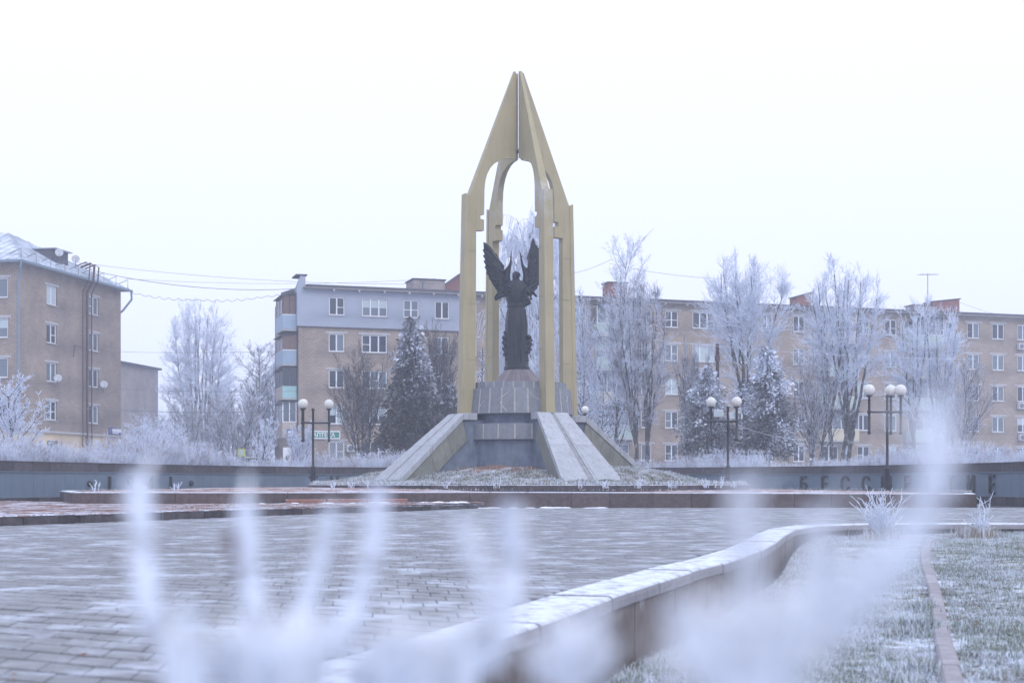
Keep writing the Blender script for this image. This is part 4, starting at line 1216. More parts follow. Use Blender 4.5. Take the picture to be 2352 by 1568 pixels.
# tv aerials
def aerial(u, vb, vt, setback, label, group=None):
    x = bl(u, setback); Pw = blk.matrix_basis @ Vector((x, setback, 0))
    Y = Pw.y; z0 = EYE+(1103-vb)*Y/3267; z1 = EYE+(1103-vt)*Y/3267
    t = thing('tv_aerial', label, 'aerial', (Pw.x, Pw.y, z0-0.8), 0.3)
    h = z1-z0+0.8
    mb = MB(); mb.tube([(0, 0, 0), (0, 0, h)], 0.035, 6); mb.build('mast', M['steel'], t)
    mb = MB(); mb.tube([(-0.9, 0, h-0.15), (1.1, 0, h-0.05)], 0.02, 5)
    for k in range(7): mb.tube([(-0.85+k*0.3, -0.45+k*0.03, h-0.14+k*0.015), (-0.85+k*0.3, 0.45-k*0.03, h-0.14+k*0.015)], 0.014, 4)
    mb.build('boom', M['steel'], t)
    return t
aerial(2131, 692, 628, 3.9, 'thin tv aerial standing on the flat chimney at the right end of the roof')
t = thing('roof_mast', 'short dark mast with a small crossarm on the roof hatch left of the spire', 'mast', tuple(blk.matrix_basis @ Vector((bl(971, 3.0), 3.0, HT))))
mb = MB(); mb.tube([(0, 0, 0), (0, 0, 1.45)], 0.05, 6); mb.build('pole', M['steel'], t)
mb = MB(); mb.box((0, 0, 1.3), (0.42, 0.1, 0.07)); mb.box((-0.17, 0, 1.4), (0.07, 0.07, 0.14)); mb.box((0.17, 0, 1.4), (0.07, 0.07, 0.14)); mb.build('crossarm', M['steel'], t)

# pharmacy sign, blue sign, banner, air conditioners
bM = blk.matrix_basis
def on_front(nm, label, cat, u, z, y=-0.12, group=None):
    p = bM @ Vector((fx(u), y, z-BZ))
    return thing(nm, label, cat, tuple(p), blk.rotation_euler.z, group)
t = on_front('pharmacy_sign', 'long green sign with white letters reading АПТЕКА on the brick front', 'sign', 743, 4.35)
w = fx(781)-fx(706)
mb = MB(); mb.box((0, 0, 0), (w, 0.12, 0.62)); mb.build('sign_box', M['white'], t)
mb = MB(); mb.box((0, -0.065, 0), (w-0.16, 0.012, 0.44)); mb.build('green_panel', M['signgreen'], t)
link('lettering', text_mesh('АПТЕКА', 0.42, 0.015, M['white'], 0.012), t, (0, -0.078, -0.15), (R(90), 0, 0))
pe = bM @ Vector((-1.25, 0.35, 4.0-BZ))
t = thing('blue_sign', 'small dark blue sign with white marks under the beige corner balcony', 'sign', tuple(bM @ Vector((-0.55, 0.25, 4.45-BZ))), blk.rotation_euler.z)
mb = MB(); mb.box((0, 0, 0), (0.62, 0.06, 0.6)); mb.build('board', M['signblue'], t)
mb = MB(); mb.box((-0.1, -0.035, 0.1), (0.22, 0.01, 0.2)); mb.box((0.14, -0.035, 0.05), (0.1, 0.01, 0.3)); mb.box((0.0, -0.035, -0.14), (0.36, 0.01, 0.09)); mb.build('marks', M['white'], t)
t = thing('shop_banner', 'white hoarding with orange and grey print at the foot of the block corner', 'banner', tuple(bM @ Vector((-0.62, 0.5, 2.45-BZ))), blk.rotation_euler.z)
mb = MB(); mb.box((0, 0, 0), (0.95, 0.05, 1.9)); mb.build('board', M['white'], t)
mb = MB(); mb.ball((-0.15, -0.03, 0.15), (0.16, 0.01, 0.22), 10, 6); mb.ball((0.0, -0.03, -0.25), (0.2, 0.01, 0.15), 10, 6); mb.build('grey_print', M['steel'], t)
mb = MB(); mb.ball((0.18, -0.03, 0.05), (0.08, 0.012, 0.25), 10, 6); mb.ball((0.05, -0.03, 0.32), (0.2, 0.012, 0.07), 10, 6); mb.build('orange_print', M['orange'], t)
def aircon(u, z, label):
    t = on_front('air_conditioner', label, 'air conditioner', u, z, -0.25, 'air conditioners on the brick front')
    mb = MB(); mb.box((0, 0, 0), (0.8, 0.3, 0.56)); me = mb.mesh('case', M['dish']); bevel_mesh(me, 0.02); link('case', me, t)
    mb = MB(); mb.lathe([(0.0, 0.0), (0.2, 0.0), (0.21, 0.02), (0.0, 0.03)], n=18); me = mb.mesh('fan_grille', M['steel']); me.transform(Matrix.Translation((-0.12, -0.155, 0)) @ Matrix.Rotation(R(90), 4, 'X')); link('fan_grille', me, t)
    mb = MB(); mb.box((-0.3, 0.05, -0.32), (0.04, 0.36, 0.05)); mb.box((0.3, 0.05, -0.32), (0.04, 0.36, 0.05)); mb.build('bracket', M['steel'], t)
aircon(807, 3.35, 'air conditioner beside the barred window under the pharmacy sign')
aircon(2343, 12.85, 'uppermost air conditioner under a top-floor window at the right edge')
aircon(2343, 7.55, 'middle air conditioner in the column at the right edge')
aircon(2345, 4.75, 'lowest air conditioner in the column at the right edge')

# --- left block with hipped metal roof
lb = thing('brick_house', 'tan brick apartment house with frosted hipped metal roof and cream plastered ground floor', 'building', (-33.96, 97.7, 1.0), math.atan2(0.979, 0.203))
def lx(u):
    k = (u-1176)/3267
    return (k*97.7+33.96)/(0.203-0.979*k)
LT = [14.84, 12.09, 9.34, 6.59]
LH = 15.0
lw = []
for t in LT:
    lw.append((lx(107), lx(130), t-1.36-1.0, t-1.0, 2)); lw.append((lx(204), lx(226), t-1.36-1.0, t-1.0, 2))
dw = (lx(107), lx(132), 0.3, 2.75)
link('end_wall', facade_mesh('end_wall', 15.0, 3.45, LH-0.1, [w[:4] for w in lw], M['brickleft']), lb)
link('side_wall', facade_mesh('side_wall', 20.0, 3.45, LH-0.1, [(20-t0-1.45, 20-t0, z-2.36, z-1.0) for z in LT for t0 in (0.75, 4.2, 7.6)], M['brickleft']), lb, (0, 20, 0), (0, 0, R(-90)))
link('cream_plinth', facade_mesh('cream_plinth', 15.1, -1.0, 3.3, [dw], M['cream'], 0.3), lb, (-0.05, -0.05, 0))
link('cream_plinth', facade_mesh('cream_plinth', 20.05, -1.0, 3.3, [], M['cream']), lb, (-0.05, 20, 0), (0, 0, R(-90)))
box_part('door', ((dw[0]+dw[1])/2-0.05, 0.22, 1.5), (dw[1]-dw[0], 0.05, 2.5), M['dark'], lb)
box_part('ledge', (7.5, -0.08, 3.37), (15.3, 0.3, 0.14), M['concrete'], lb)
box_part('ledge', (-0.08, 10.02, 3.37), (0.3, 19.6, 0.14), M['concrete'], lb)
for x0, x1, z0, z1, n in lw: window(lb, x0, x1, z0, z1, n, 0.10, lintel=1)
MS = Matrix.Translation((0, 20, 0)) @ Matrix.Rotation(R(-90), 4, 'Z')
for z in LT:
    for t0 in (0.75, 4.2, 7.6): window(lb, 20-t0-1.45, 20-t0, z-2.36, z-1.0, 2, 0.10, lintel=1, M0=MS)
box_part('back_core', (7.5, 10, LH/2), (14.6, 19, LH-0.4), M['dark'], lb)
ev = 0.6; AP = (7.4, 5.2, 18.35)
mb = MB()
e0 = LH
c = [(-ev, -ev, e0), (15+ev, -ev, e0), AP, (-ev, 20, e0), (15+ev, 20, e0), (7.4, 20, 18.35)]
mb.add(c+[(x, y, z-0.12) for x, y, z in c], [(0, 1, 2), (3, 0, 2, 5), (1, 4, 5, 2), (7, 6, 9, 10), (0, 6, 7, 1), (3, 9, 6, 0), (1, 7, 10, 4)])
roof = mb.build('roof', M['roofmetal'], lb)
for k in range(22):
    x = -ev+0.35+k*0.74
    if x > 15.4: break
    y1 = -ev+((x+ev)/(7.4+ev) if x < 7.4 else (15+ev-x)/(15+ev-7.4))*(5.2+ev)
    z1 = e0+(y1+ev)/(5.2+ev)*(18.35-e0)
    mb = MB(); mb.tube([(x, -ev, e0+0.02), (x, y1, z1+0.02)], 0.035, 4); mb.build('roof_seam', M['roofmetal'], roof)
for k in range(24):
    y = -ev+0.35+k*0.74
    if y > 19: break
    x1 = -ev+min(1, (y+ev)/(5.2+ev))*(7.4+ev); z1 = e0+(x1+ev)/(7.4+ev)*(18.35-e0)
    mb = MB(); mb.tube([(-ev, y, e0+0.02), (x1, y, z1+0.02)], 0.035, 4); mb.build('roof_seam', M['roofmetal'], roof)
box_part('gutter', (7.5, -ev-0.03, e0-0.10), (15+2*ev+0.1, 0.16, 0.16), M['bluepipe'], lb)
box_part('gutter', (-ev-0.03, 9.7, e0-0.10), (0.16, 20.4, 0.16), M['bluepipe'], lb)
box_part('soffit', (7.5, -0.3, e0-0.17), (15.4, 0.56, 0.06), M['soffit'], lb)
box_part('soffit', (-0.3, 10.3, e0-0.17), (0.56, 19.4, 0.06), M['soffit'], lb)
mb = MB(); mb.tube([(-ev, -ev, e0-0.15), (-ev, -ev, e0-0.4), (-0.12, -0.16, e0-1.3), (-0.12, -0.16, -0.6)], 0.075, 8); mb.build('downpipe', M['bluepipe'], lb)
mb = MB(); mb.tube([(15+ev, -ev, e0-0.15), (15+ev+0.05, -ev, e0-0.75), (15.12, -0.1, e0-1.7), (15.12, 0.3, e0-2.0), (15.12, 0.3, 0)], 0.085, 8); mb.build('downpipe', M['bluepipe'], lb)
for k in range(9):
    x = -0.4+k*1.95
    mb = MB(); mb.tube([(x, -ev+0.1, e0+0.05), (x, -ev+0.1, e0+0.75), (x, -ev+1.0, e0+0.42)], 0.03, 5); mb.build('snow_guard', M['steel'], lb)
for k in range(3):
    mb = MB(); y = 1.6+k*2.2; mb.tube([(-ev+0.1, y, e0+0.05), (-ev+0.1, y, e0+0.75), (-ev+1.0, y, e0+0.4)], 0.03, 5); mb.build('snow_guard', M['steel'], lb)
for x, r_ in ((lx(184), 0.05), (lx(194), 0.09), (lx(204.5), 0.055)):
    mb = MB(); mb.tube([(x, 0.3, e0+0.9), (x, -0.5, e0+1.15), (x, -0.8, e0+0.95), (x, -0.72, e0-0.1), (x, -0.22, e0-1.0), (x, -0.22, -0.5)], r_, 7); mb.build('gas_pipe', M['pipe'], lb)
mb = MB(); mb.tube([(lx(166), -0.1, 9.0), (lx(166), -0.18, 9.85), (lx(192), -0.2, 9.85)], 0.035, 5); mb.build('gas_pipe', M['pipe'], lb)
# dormer
dz0 = 15.0+1.2
mb = MB()
mb.add([(6.4, 1.0, 15.4), (8.6, 1.0, 15.4), (8.6, 1.0, 16.85), (6.4, 1.0, 16.85), (6.4, 3.0, 16.85), (8.6, 3.0, 16.85), (6.4, 3.0, 15.4), (8.6, 3.0, 15.4)],
       [(0, 1, 2, 3), (0, 3, 4, 6), (1, 7, 5, 2), (3, 2, 5, 4)])
dm = mb.build('dormer', M['tar'], lb)
mb = MB(); mb.box((7.5, 1.75, 16.89), (2.5, 2.1, 0.07)); mb.build('dormer_roof', M['roofmetal'], dm)
LM = lb.matrix_basis
def dish(loc, r, az, label):
    t = thing('satellite_dish', label, 'satellite dish', tuple(LM @ Vector(loc)), az, 'satellite dishes on the left house')
    mb = MB(); mb.lathe([(0.0, 0.0), (r*0.5, 0.03), (r*0.85, 0.10), (r, 0.15), (r, 0.165), (0.5*r, 0.05), (0.0, 0.02)], n=24)
    me = mb.mesh('reflector', M['dish'], True); me.transform(Matrix.Rotation(R(75), 4, 'X')); link('reflector', me, t, (0, -0.25, 0))
    mb = MB(); mb.tube([(0, -0.25, -r*0.9), (0, -0.75, -r*0.55)], 0.02, 5); mb.box((0, -0.78, -r*0.5), (0.07, 0.1, 0.07)); mb.build('feed_arm', M['steel'], t)
    mb = MB(); mb.tube([(0, -0.2, 0), (0, 0.1, -0.1), (0, 0.1, -0.6)], 0.03, 6); mb.build('bracket', M['steel'], t)
dish((6.6, 0.6, 16.5), 0.30, R(18), 'left satellite dish of the pair on the roof dormer')
dish((9.0, 0.6, 16.4), 0.30, R(18), 'right satellite dish of the pair on the roof dormer')
dish((lx(124), -0.3, 8.2-1.0), 0.29, R(18), 'satellite dish below the third-floor window left of the brown pipes')
dish((lx(230), -0.3, 8.2-1.0), 0.29, R(18), 'satellite dish beside the window right of the brown pipes')
t = thing('street_plate', 'small blue and white street plate at the corner of the tan brick house', 'sign', tuple(LM @ Vector((13.9, -0.1, 3.75))), lb.rotation_euler.z)
mb = MB(); mb.box((0, 0, 0), (1.9, 0.05, 0.5)); mb.build('plate', M['signblue'], t)
mb = MB(); mb.box((0.15, -0.03, 0.05), (1.4, 0.012, 0.26)); mb.box((0, -0.03, -0.16), (1.0, 0.012, 0.08)); mb.build('white_field', M['white'], t)
# grey house end further back
p0 = px(262, 900, 136); p1 = px(363, 900, 146)
gb = thing('grey_house', 'plain grey-tan brick building end standing in the mist behind the tan house', 'building', (p0.x, p0.y, 1.0), math.atan2(p1.y-p0.y, p1.x-p0.x))
Lg = math.hypot(p1.x-p0.x, p1.y-p0.y)
link('end_wall', facade_mesh('end_wall', Lg, -1, 11.2, [], M['brickfar']), gb)
box_part('body', (Lg/2, 7.1, 5.1), (Lg-0.02, 14, 12.2), M['brickfar'], gb)
box_part('roof_edge', (Lg/2, 6.9, 11.3), (Lg+0.3, 14.5, 0.2), M['tar'], gb)
box_part('vent_block', (2.0, 2.0, 11.7), (1.6, 1.2, 0.6), M['brickfar'], gb)

# ------------------------------------------------------------------ street lamps
def lamp(label, u, Y, vtop_globe, base_z, arms, flood=False):
    x = (u-1176)/3267*Y
    t = thing('street_lamp', label, 'street lamp', (x, Y, base_z), 0, 'black globe lamps round the square')
    zg = EYE+(1103-vtop_globe)/3267*Y-base_z          # globe centre
    mb = MB(); mb.tube([(0, 0, 0), (0, 0, zg-0.28)], [0.055, 0.048], 10); mb.ball((0, 0, zg-0.26), 0.075); mb.build('pole', M['lampmetal'], t, True)
    mb = MB(); mb.lathe([(0.0, 0), (0.13, 0), (0.12, 0.1), (0.10, 0.98), (0.12, 1.0), (0.06, 1.03)], n=14); mb.build('pole_base', M['lampmetal'], t, True)
    za = zg-0.85
    for ang, L_ in arms:
        d = Vector((math.cos(R(ang)), math.sin(R(ang)), 0))
        mb = MB(); e = d*L_+Vector((0, 0, za))
        mb.tube([Vector((0, 0, za)), e], 0.038, 8); mb.ball(e, 0.085)
        mb.tube([e+Vector((0, 0, -0.78)), e+Vector((0, 0, 0.58))], 0.048, 9); mb.ball(e+Vector((0, 0, -0.78)), 0.07)
        mb.lathe([(0.05, 0), (0.12, 0.02), (0.13, 0.05), (0.05, 0.06)], e+Vector((0, 0, 0.57)), 14)
        a_ = mb.build('arm', M['lampmetal'], t, True)
        mb = MB(); mb.ball((0, 0, 0), 0.215, 22, 14)
        g = link('globe', mb.mesh('globe', M['globe'], True), a_, e+Vector((0, 0, 0.83)))
    mb = MB(); mb.ball((0, 0, za), 0.085); mb.build('hub', M['lampmetal'], t, True)
    if flood:
        for sx, rz in ((-0.42, -10), (0.22, 15)):
            mb = MB(); mb.box((0, 0, 0), (0.40, 0.12, 0.32)); me = mb.mesh('floodlight', M['dish']); bevel_mesh(me, 0.02)
            f = link('floodlight', me, t, (sx, -0.14, zg-0.52 if sx < 0 else zg-0.62), (R(-14), 0, R(rz)))
            mb = MB(); mb.box((0, -0.062, 0), (0.32, 0.012, 0.24)); mb.build('lens', M['floodglass'], f)
            mb = MB(); mb.tube([(0, 0.05, -0.1), (0, 0.1, -0.25)], 0.02, 5); mb.build('bracket', M['lampmetal'], f)
    return t
lamp('black globe lamp standing left of the spire in front of the pharmacy', 719, 63.0, 927, 0.5, [(178, 0.47), (228, 0.55), (2, 0.70)])
lamp('black globe lamp carrying two floodlights, right of the stone buttresses', 1672, 61.0, 922, 0.5, [(180, 0.72), (22, 0.42), (-35, 0.42)], True)
lamp('black globe lamp in front of the wall letters at the right', 2038, 53.5, 894, 0.35, [(180, 0.68), (12, 0.55), (55, 0.38)])
t = lamp('distant black globe lamp half hidden behind the right buttress', 1344, 77.8, 940, 0.8, [(90, 0.05)])

# ------------------------------------------------------------------ trees
def tubes_np(S, sides):
    """S rows: x0 y0 z0 x1 y1 z1 r0 r1"""
    S = np.asarray(S, dtype=np.float64)
    p0, p1 = S[:, 0:3], S[:, 3:6]
    d = p1-p0; d /= np.maximum(np.linalg.norm(d, axis=1, keepdims=True), 1e-9)
    ref = np.where(np.abs(d[:, 2:3]) < 0.9, np.array([[0, 0, 1.0]]), np.array([[1.0, 0, 0]]))
    a = np.cross(d, ref); a /= np.linalg.norm(a, axis=1, keepdims=True); b = np.cross(d, a)
    n = len(S); V = np.zeros((n, 2, sides, 3))
    for k in range(sides):
        o = a*math.cos(2*math.pi*k/sides)+b*math.sin(2*math.pi*k/sides)
        V[:, 0, k] = p0+o*S[:, 6:7]; V[:, 1, k] = p1+o*S[:, 7:8]
    f = np.array([[k, (k+1) % sides, sides+(k+1) % sides, sides+k] for k in range(sides)])
    F = (f[None]+(np.arange(n)*2*sides)[:, None, None]).reshape(-1, 4)
    return V.reshape(-1, 3), F

def grow(seed, sp):
    """returns rows of segments with their level"""
    rg = random.Random(seed); out_ = []
    def unit(): 
        z = rg.uniform(-1, 1); a = rg.uniform(0, 2*math.pi); s = math.sqrt(1-z*z); return Vector((s*math.cos(a), s*math.sin(a), z))
    def br(p, d, L, r, lv):
        n = max(2, int(L/sp['seg'][lv])); az = rg.uniform(0, 6.28); acc = rg.random()
        nch = sp['n'][lv] if lv < len(sp['n']) else 0
        rend = max(sp['rmin'], r*sp['taper'][lv])
        for k in range(n):
            f0, f1 = k/n, (k+1)/n
            d = (d+unit()*sp['wob'][lv]+Vector((0, 0, sp['trop'][lv]))*(1.0/n)).normalized()
            q = p+d*(L/n); ra, rb = r+(rend-r)*f0, r+(rend-r)*f1
            out_.append((p.x, p.y, p.z, q.x, q.y, q.z, ra, rb, lv))
            if nch and f1 > sp['start'][lv]:
                acc += nch/(n*(1-sp['start'][lv]))
                while acc >= 1:
                    acc -= 1; az += 2.4+rg.uniform(-0.5, 0.5)
                    ang = R(sp['ang'][lv]*rg.uniform(0.75, 1.25))
                    ref = Vector((0, 0, 1)) if abs(d.z) < 0.95 else Vector((1, 0, 0))
                    a = d.cross(ref).normalized(); b = d.cross(a)
                    cd = d*math.cos(ang)+(a*math.cos(az)+b*math.sin(az))*math.sin(ang)
                    cl = L*sp['ratio'][lv]*(1-sp['decay'][lv]*f1)*rg.uniform(0.7, 1.2)
                    br(p.lerp(q, rg.random()), cd, cl, max(sp['rmin'], min(rb*0.75, sp['r'][lv+1]*rg.uniform(0.7, 1.2))), lv+1)
            p = q
    for s in range(sp.get('stems', 1)):
        a = 2*math.pi*s/max(1, sp.get('stems', 1))+rg.uniform(-0.4, 0.4)
        ln = R(sp.get('lean', 3))*rg.uniform(0.6, 1.3)
        off = sp.get('spread', 0.0)
        br(Vector((off*math.cos(a), off*math.sin(a), 0)), Vector((math.sin(ln)*math.cos(a), math.sin(ln)*math.sin(a), math.cos(ln))), sp.get('L0', 1.0)*(rg.uniform(0.85, 1.05) if s else 1.0), sp['r'][0]*rg.uniform(0.8, 1.0), 0)
    return np.array(out_)

# all lengths are fractions of the tree's height (r too)
SPEC = {
 'fan': dict(L0=.34, seg=[.06, .05, .04, .035], n=[9, 19, 13], start=[.55, .16, .08], ang=[25, 32, 40], ratio=[2.0, .34, .42], decay=[.12, .40, .3], taper=[.55, .18, .4, .6], wob=[.03, .045, .07, .12], trop=[.2, .18, .25, .15], r=[.019, .009, .0024, .0011], rmin=.0009, stems=1, lean=2),
 'upright': dict(seg=[.06, .06, .045, .035], n=[34, 12, 9], start=[.12, .12, .08], ang=[36, 32, 36], ratio=[.36, .42, .42], decay=[.62, .3, .3], taper=[.12, .3, .4, .6], wob=[.02, .06, .10, .15], trop=[.2, .7, .35, .1], r=[.015, .005, .0022, .0010], rmin=.0009, stems=1, lean=2),
 'poplar': dict(seg=[.06, .06, .045, .035], n=[30, 13, 9], start=[.2, .1, .08], ang=[40, 30, 34], ratio=[.46, .36, .42], decay=[.70, .3, .3], taper=[.12, .25, .4, .6], wob=[.02, .04, .08, .14], trop=[.2, .5, .4, .2], r=[.012, .0045, .0020, .0010], rmin=.0009, stems=2, lean=5, spread=.03),
 'weeping': dict(seg=[.06, .05, .05, .04], n=[26, 12, 11], start=[.3, .15, .1], ang=[48, 45, 50], ratio=[.36, .5, .9], decay=[.5, .2, .2], taper=[.2, .3, .4, .7], wob=[.04, .10, .10, .04], trop=[.2, .1, -1.0, -3.6], r=[.014, .005, .0018, .0008], rmin=.0007, stems=1, lean=2),
 'bare': dict(seg=[.06, .06, .045, .04], n=[10, 10, 7], start=[.22, .15, .12], ang=[28, 25, 32], ratio=[.62, .45, .42], decay=[.45, .3, .3], taper=[.2, .25, .4, .6], wob=[.04, .06, .09, .15], trop=[.3, .55, .35, .1], r=[.011, .005, .0018, .0010], rmin=.0009, stems=4, lean=9, spread=.02),
 'small': dict(seg=[.08, .08, .07, .06], n=[15, 10, 8], start=[.22, .15, .1], ang=[44, 38, 45], ratio=[.58, .45, .4], decay=[.45, .3, .3], taper=[.3, .35, .5, .7], wob=[.06, .10, .14, .2], trop=[.2, .5, .3, .1], r=[.022, .009, .0052, .0042], rmin=.0035, stems=1, lean=6),
 'thicket': dict(seg=[.08, .07, .06, .05], n=[13, 9, 6], start=[.2, .15, .1], ang=[26, 30, 38], ratio=[.42, .45, .45], decay=[.35, .3, .3], taper=[.25, .35, .5, .7], wob=[.04, .09, .14, .2], trop=[.2, .45, .3, .1], r=[.009, .0045, .0026, .0017], rmin=.0015, stems=7, lean=11, spread=.07),
 'larch': dict(seg=[.05, .05, .05], n=[60, 8], start=[.06, .1], ang=[68, 45], ratio=[.30, .36], decay=[.85, .4], taper=[.12, .5, .7], wob=[.015, .06, .12], trop=[.1, .3, .1], r=[.012, .0055, .0042], rmin=.0036, stems=1, lean=1),
}
_tree_cache = {}
def tree(name, label, u, vtop, Y, wpx, spec, seed, barkm='bark', twigm='twig', base_z=1.0, group=None, twig_level=2, cat='tree', thick=1.0, dome=None):
    key = (spec, seed)
    if key not in _tree_cache: _tree_cache[key] = grow(seed, SPEC[spec])
    S = _tree_cache[key].copy()
    H = EYE+(1103-vtop)/3267*Y-base_z; W = wpx/3267*Y
    top = np.percentile(np.maximum(S[:, 2], S[:, 5]), 99.7); rad = np.percentile(np.abs(S[:, [0, 3]]), 98.5)
    kz = H/top; kx = (W/2)/rad
    S[:, [0, 1, 3, 4]] *= kx; S[:, [2, 5]] *= kz; S[:, 6:8] *= H*thick
    if dome:
        zc, az_ = dome[0]*H, (1-dome[0])*H*1.0
        for o_ in (0, 3):
            dz_ = S[:, o_+2]-zc
            q_ = np.sqrt((S[:, o_]/(W/2))**2+(S[:, o_+1]/(W/2))**2+np.where(dz_ > 0, dz_/az_, dz_/(dome[0]*H*0.72))**2)
            f_ = np.where(q_ > 0.8, (0.8+(1-np.exp(-(q_-0.8)/0.22))*0.22)/np.maximum(q_, 1e-6), 1.0)
            f_ = np.where(dz_ < -0.55*H*dome[0], 1.0, f_)
            S[:, o_] *= f_; S[:, o_+1] *= f_; S[:, o_+2] = zc+dz_*f_
    t = thing(name, label, cat, ((u-1176)/3267*Y, Y, base_z-0.15), 0, group)
    lv = S[:, 8]
    V, F = tubes_np(S[lv < twig_level], 5)
    link('trunk', np_mesh('trunk', V, F, M[barkm], True), t)
    V, F = tubes_np(S[lv >= twig_level], 3)
    link('crown', np_mesh('crown', V, F, M[twigm]), t)
    return t

def dome_grow(seed, H, W, fork=.25, nlimb=8, ntar=330, zc=.66, stems=1, spread=0.3, ntw=9, low=.30):
    """broad crowned tree: limbs reach into an ellipsoid, branches fill it, twigs point outward; rows like grow()"""
    rg = random.Random(seed); out_ = []
    az, aw = (1-zc)*H, W/2
    C_ = Vector((0, 0, zc*H)); O_ = Vector((0, 0, low*H))
    def path(pts, r0, r1, lv):
        n = len(pts)-1
        for i in range(n):
            p, q = pts[i], pts[i+1]
            out_.append((p.x, p.y, p.z, q.x, q.y, q.z, r0+(r1-r0)*i/n, r0+(r1-r0)*(i+1)/n, lv))
    def bez(a, b, c, n, j):
        res = []
        for i in range(n+1):
            t = i/n; p = a*(1-t)**2+b*2*t*(1-t)+c*t*t
            if 0 < i < n: p = p+Vector((rg.gauss(0, j), rg.gauss(0, j), rg.gauss(0, j*.5)))
            res.append(p)
        return res
    samp = []
    for s in range(stems):
        a = 2*math.pi*s/stems+rg.uniform(-.5, .5)+0.4
        b0 = Vector((math.cos(a), math.sin(a)*.6, 0))*(spread*W/2 if stems > 1 else 0)*.5
        f = Vector((b0.x*1.5+rg.gauss(0, .01*H), b0.y*1.5, fork*H*rg.uniform(.85, 1.2)))
        tr = bez(b0, b0.lerp(f, .5)+Vector((rg.gauss(0, .01*H), 0, 0)), f, 5, .002*H)
        path(tr, .0165*H/(stems**.4), .0125*H/(stems**.4), 0)
        nl = max(3, nlimb//stems)
        for k in range(nl):
            ph = a*(stems > 1)+2*math.pi*k/nl+rg.uniform(-.4, .4); q = math.sqrt((k+.6)/nl)*rg.uniform(.75, 1.0)
            if stems > 1: e = Vector((b0.x*2.2, b0.y*2.2, 0))+Vector((math.cos(ph), math.sin(ph), 0))*aw*q*.55
            else: e = Vector((math.cos(ph), math.sin(ph), 0))*aw*q*.8
            rr = min(.95, math.hypot(e.x, e.y)/aw)
            e.z = zc*H+az*(.86*math.sqrt(max(0, 1-rr*rr))-.10*rr)
            ctrl = Vector((f.x+(e.x-f.x)*.55, f.y+(e.y-f.y)*.55, f.z+(e.z-f.z)*.42))
            pts = bez(f-Vector((0, 0, rg.uniform(0, .05*H))), ctrl, e, 12, .004*H)
            r0 = .0078*H*rg.uniform(.8, 1.15)
            path(pts, r0, .0016*H, 1)
            for i in range(2, 13): samp.append((pts[i], (pts[i]-pts[i-1]).normalized(), r0+(.0016*H-r0)*i/12))
    SP = np.array([p[0][:] for p in samp])
    for k in range(ntar):
        for _ in range(20):
            u = Vector((rg.gauss(0, 1), rg.gauss(0, 1), rg.gauss(0.25, 1))).normalized()*rg.random()**.38
            t = Vector((u.x*aw, u.y*aw, u.z*(az if u.z > 0 else (zc-low)*H)))+C_
            if u.z > -.2 or rg.random() < .45: break
        t = t*(1+rg.gauss(0, .02))
        d = np.linalg.norm(SP-np.array(t), axis=1)+np.where(SP[:, 2] > t.z-.04*H, .25*H, 0)-.25*(t.z-SP[:, 2]).clip(0, .12*H)
        i = int(np.argmin(d+np.array([rg.random()*.02*H for _ in range(len(d))]))); p, tg, r = samp[i]
        L = (t-p).length
        pts = bez(p, p+tg*L*.45+(t-p)*.1, t, 5, .02*L)
        path(pts, min(.0026*H, r*.6), .0010*H, 2)
        for q in range(ntw):
            f = rg.uniform(.25, 1.0)*5; j = min(4, int(f)); b = pts[j].lerp(pts[j+1], f-j)
            o = (b-O_).normalized(); d_ = (o*.8+(pts[j+1]-pts[j]).normalized()*.5+Vector((rg.gauss(0, .42), rg.gauss(0, .42), rg.gauss(.12, .35)))).normalized()
            l = H*rg.uniform(.025, .07); m1 = b+d_*l*.5; d2 = (d_+Vector((rg.gauss(0, .2), rg.gauss(0, .2), .12))).normalized(); e = m1+d2*l*.5
            out_.append((*b, *m1, .0008*H, .0008*H, 3)); out_.append((*m1, *e, .0008*H, .0005*H, 3))
            for z in range(2):
                d3 = (d2+Vector((rg.gauss(0, .6), rg.gauss(0, .6), rg.gauss(.1, .5)))).normalized(); e2 = m1+d3*l*rg.uniform(.25, .5)
                out_.append((*m1, *e2,   .0007*H, .0005*H, 3))
    return np.array(out_)
def dome_tree(name, label, u, vtop, Y, wpx, seed, barkm='bark', twigm='twigwhite', base_z=1.0, thick=1.0, **kw):
    H = EYE+(1103-vtop)/3267*Y-base_z+0.15; W = wpx/3267*Y
    S = dome_grow(seed, H, W, **kw); S[:, 6:8] *= thick
    t = thing(name, label, 'tree', ((u-1176)/3267*Y, Y, base_z-0.15))
    lv = S[:, 8]
    V, F = tubes_np(S[lv < 2], 6); link('trunk', np_mesh('trunk', V, F, M[barkm], True), t)
    V, F = tubes_np(S[lv >= 2], 3); link('crown', np_mesh('crown', V, F, M[twigm]), t)
    return t

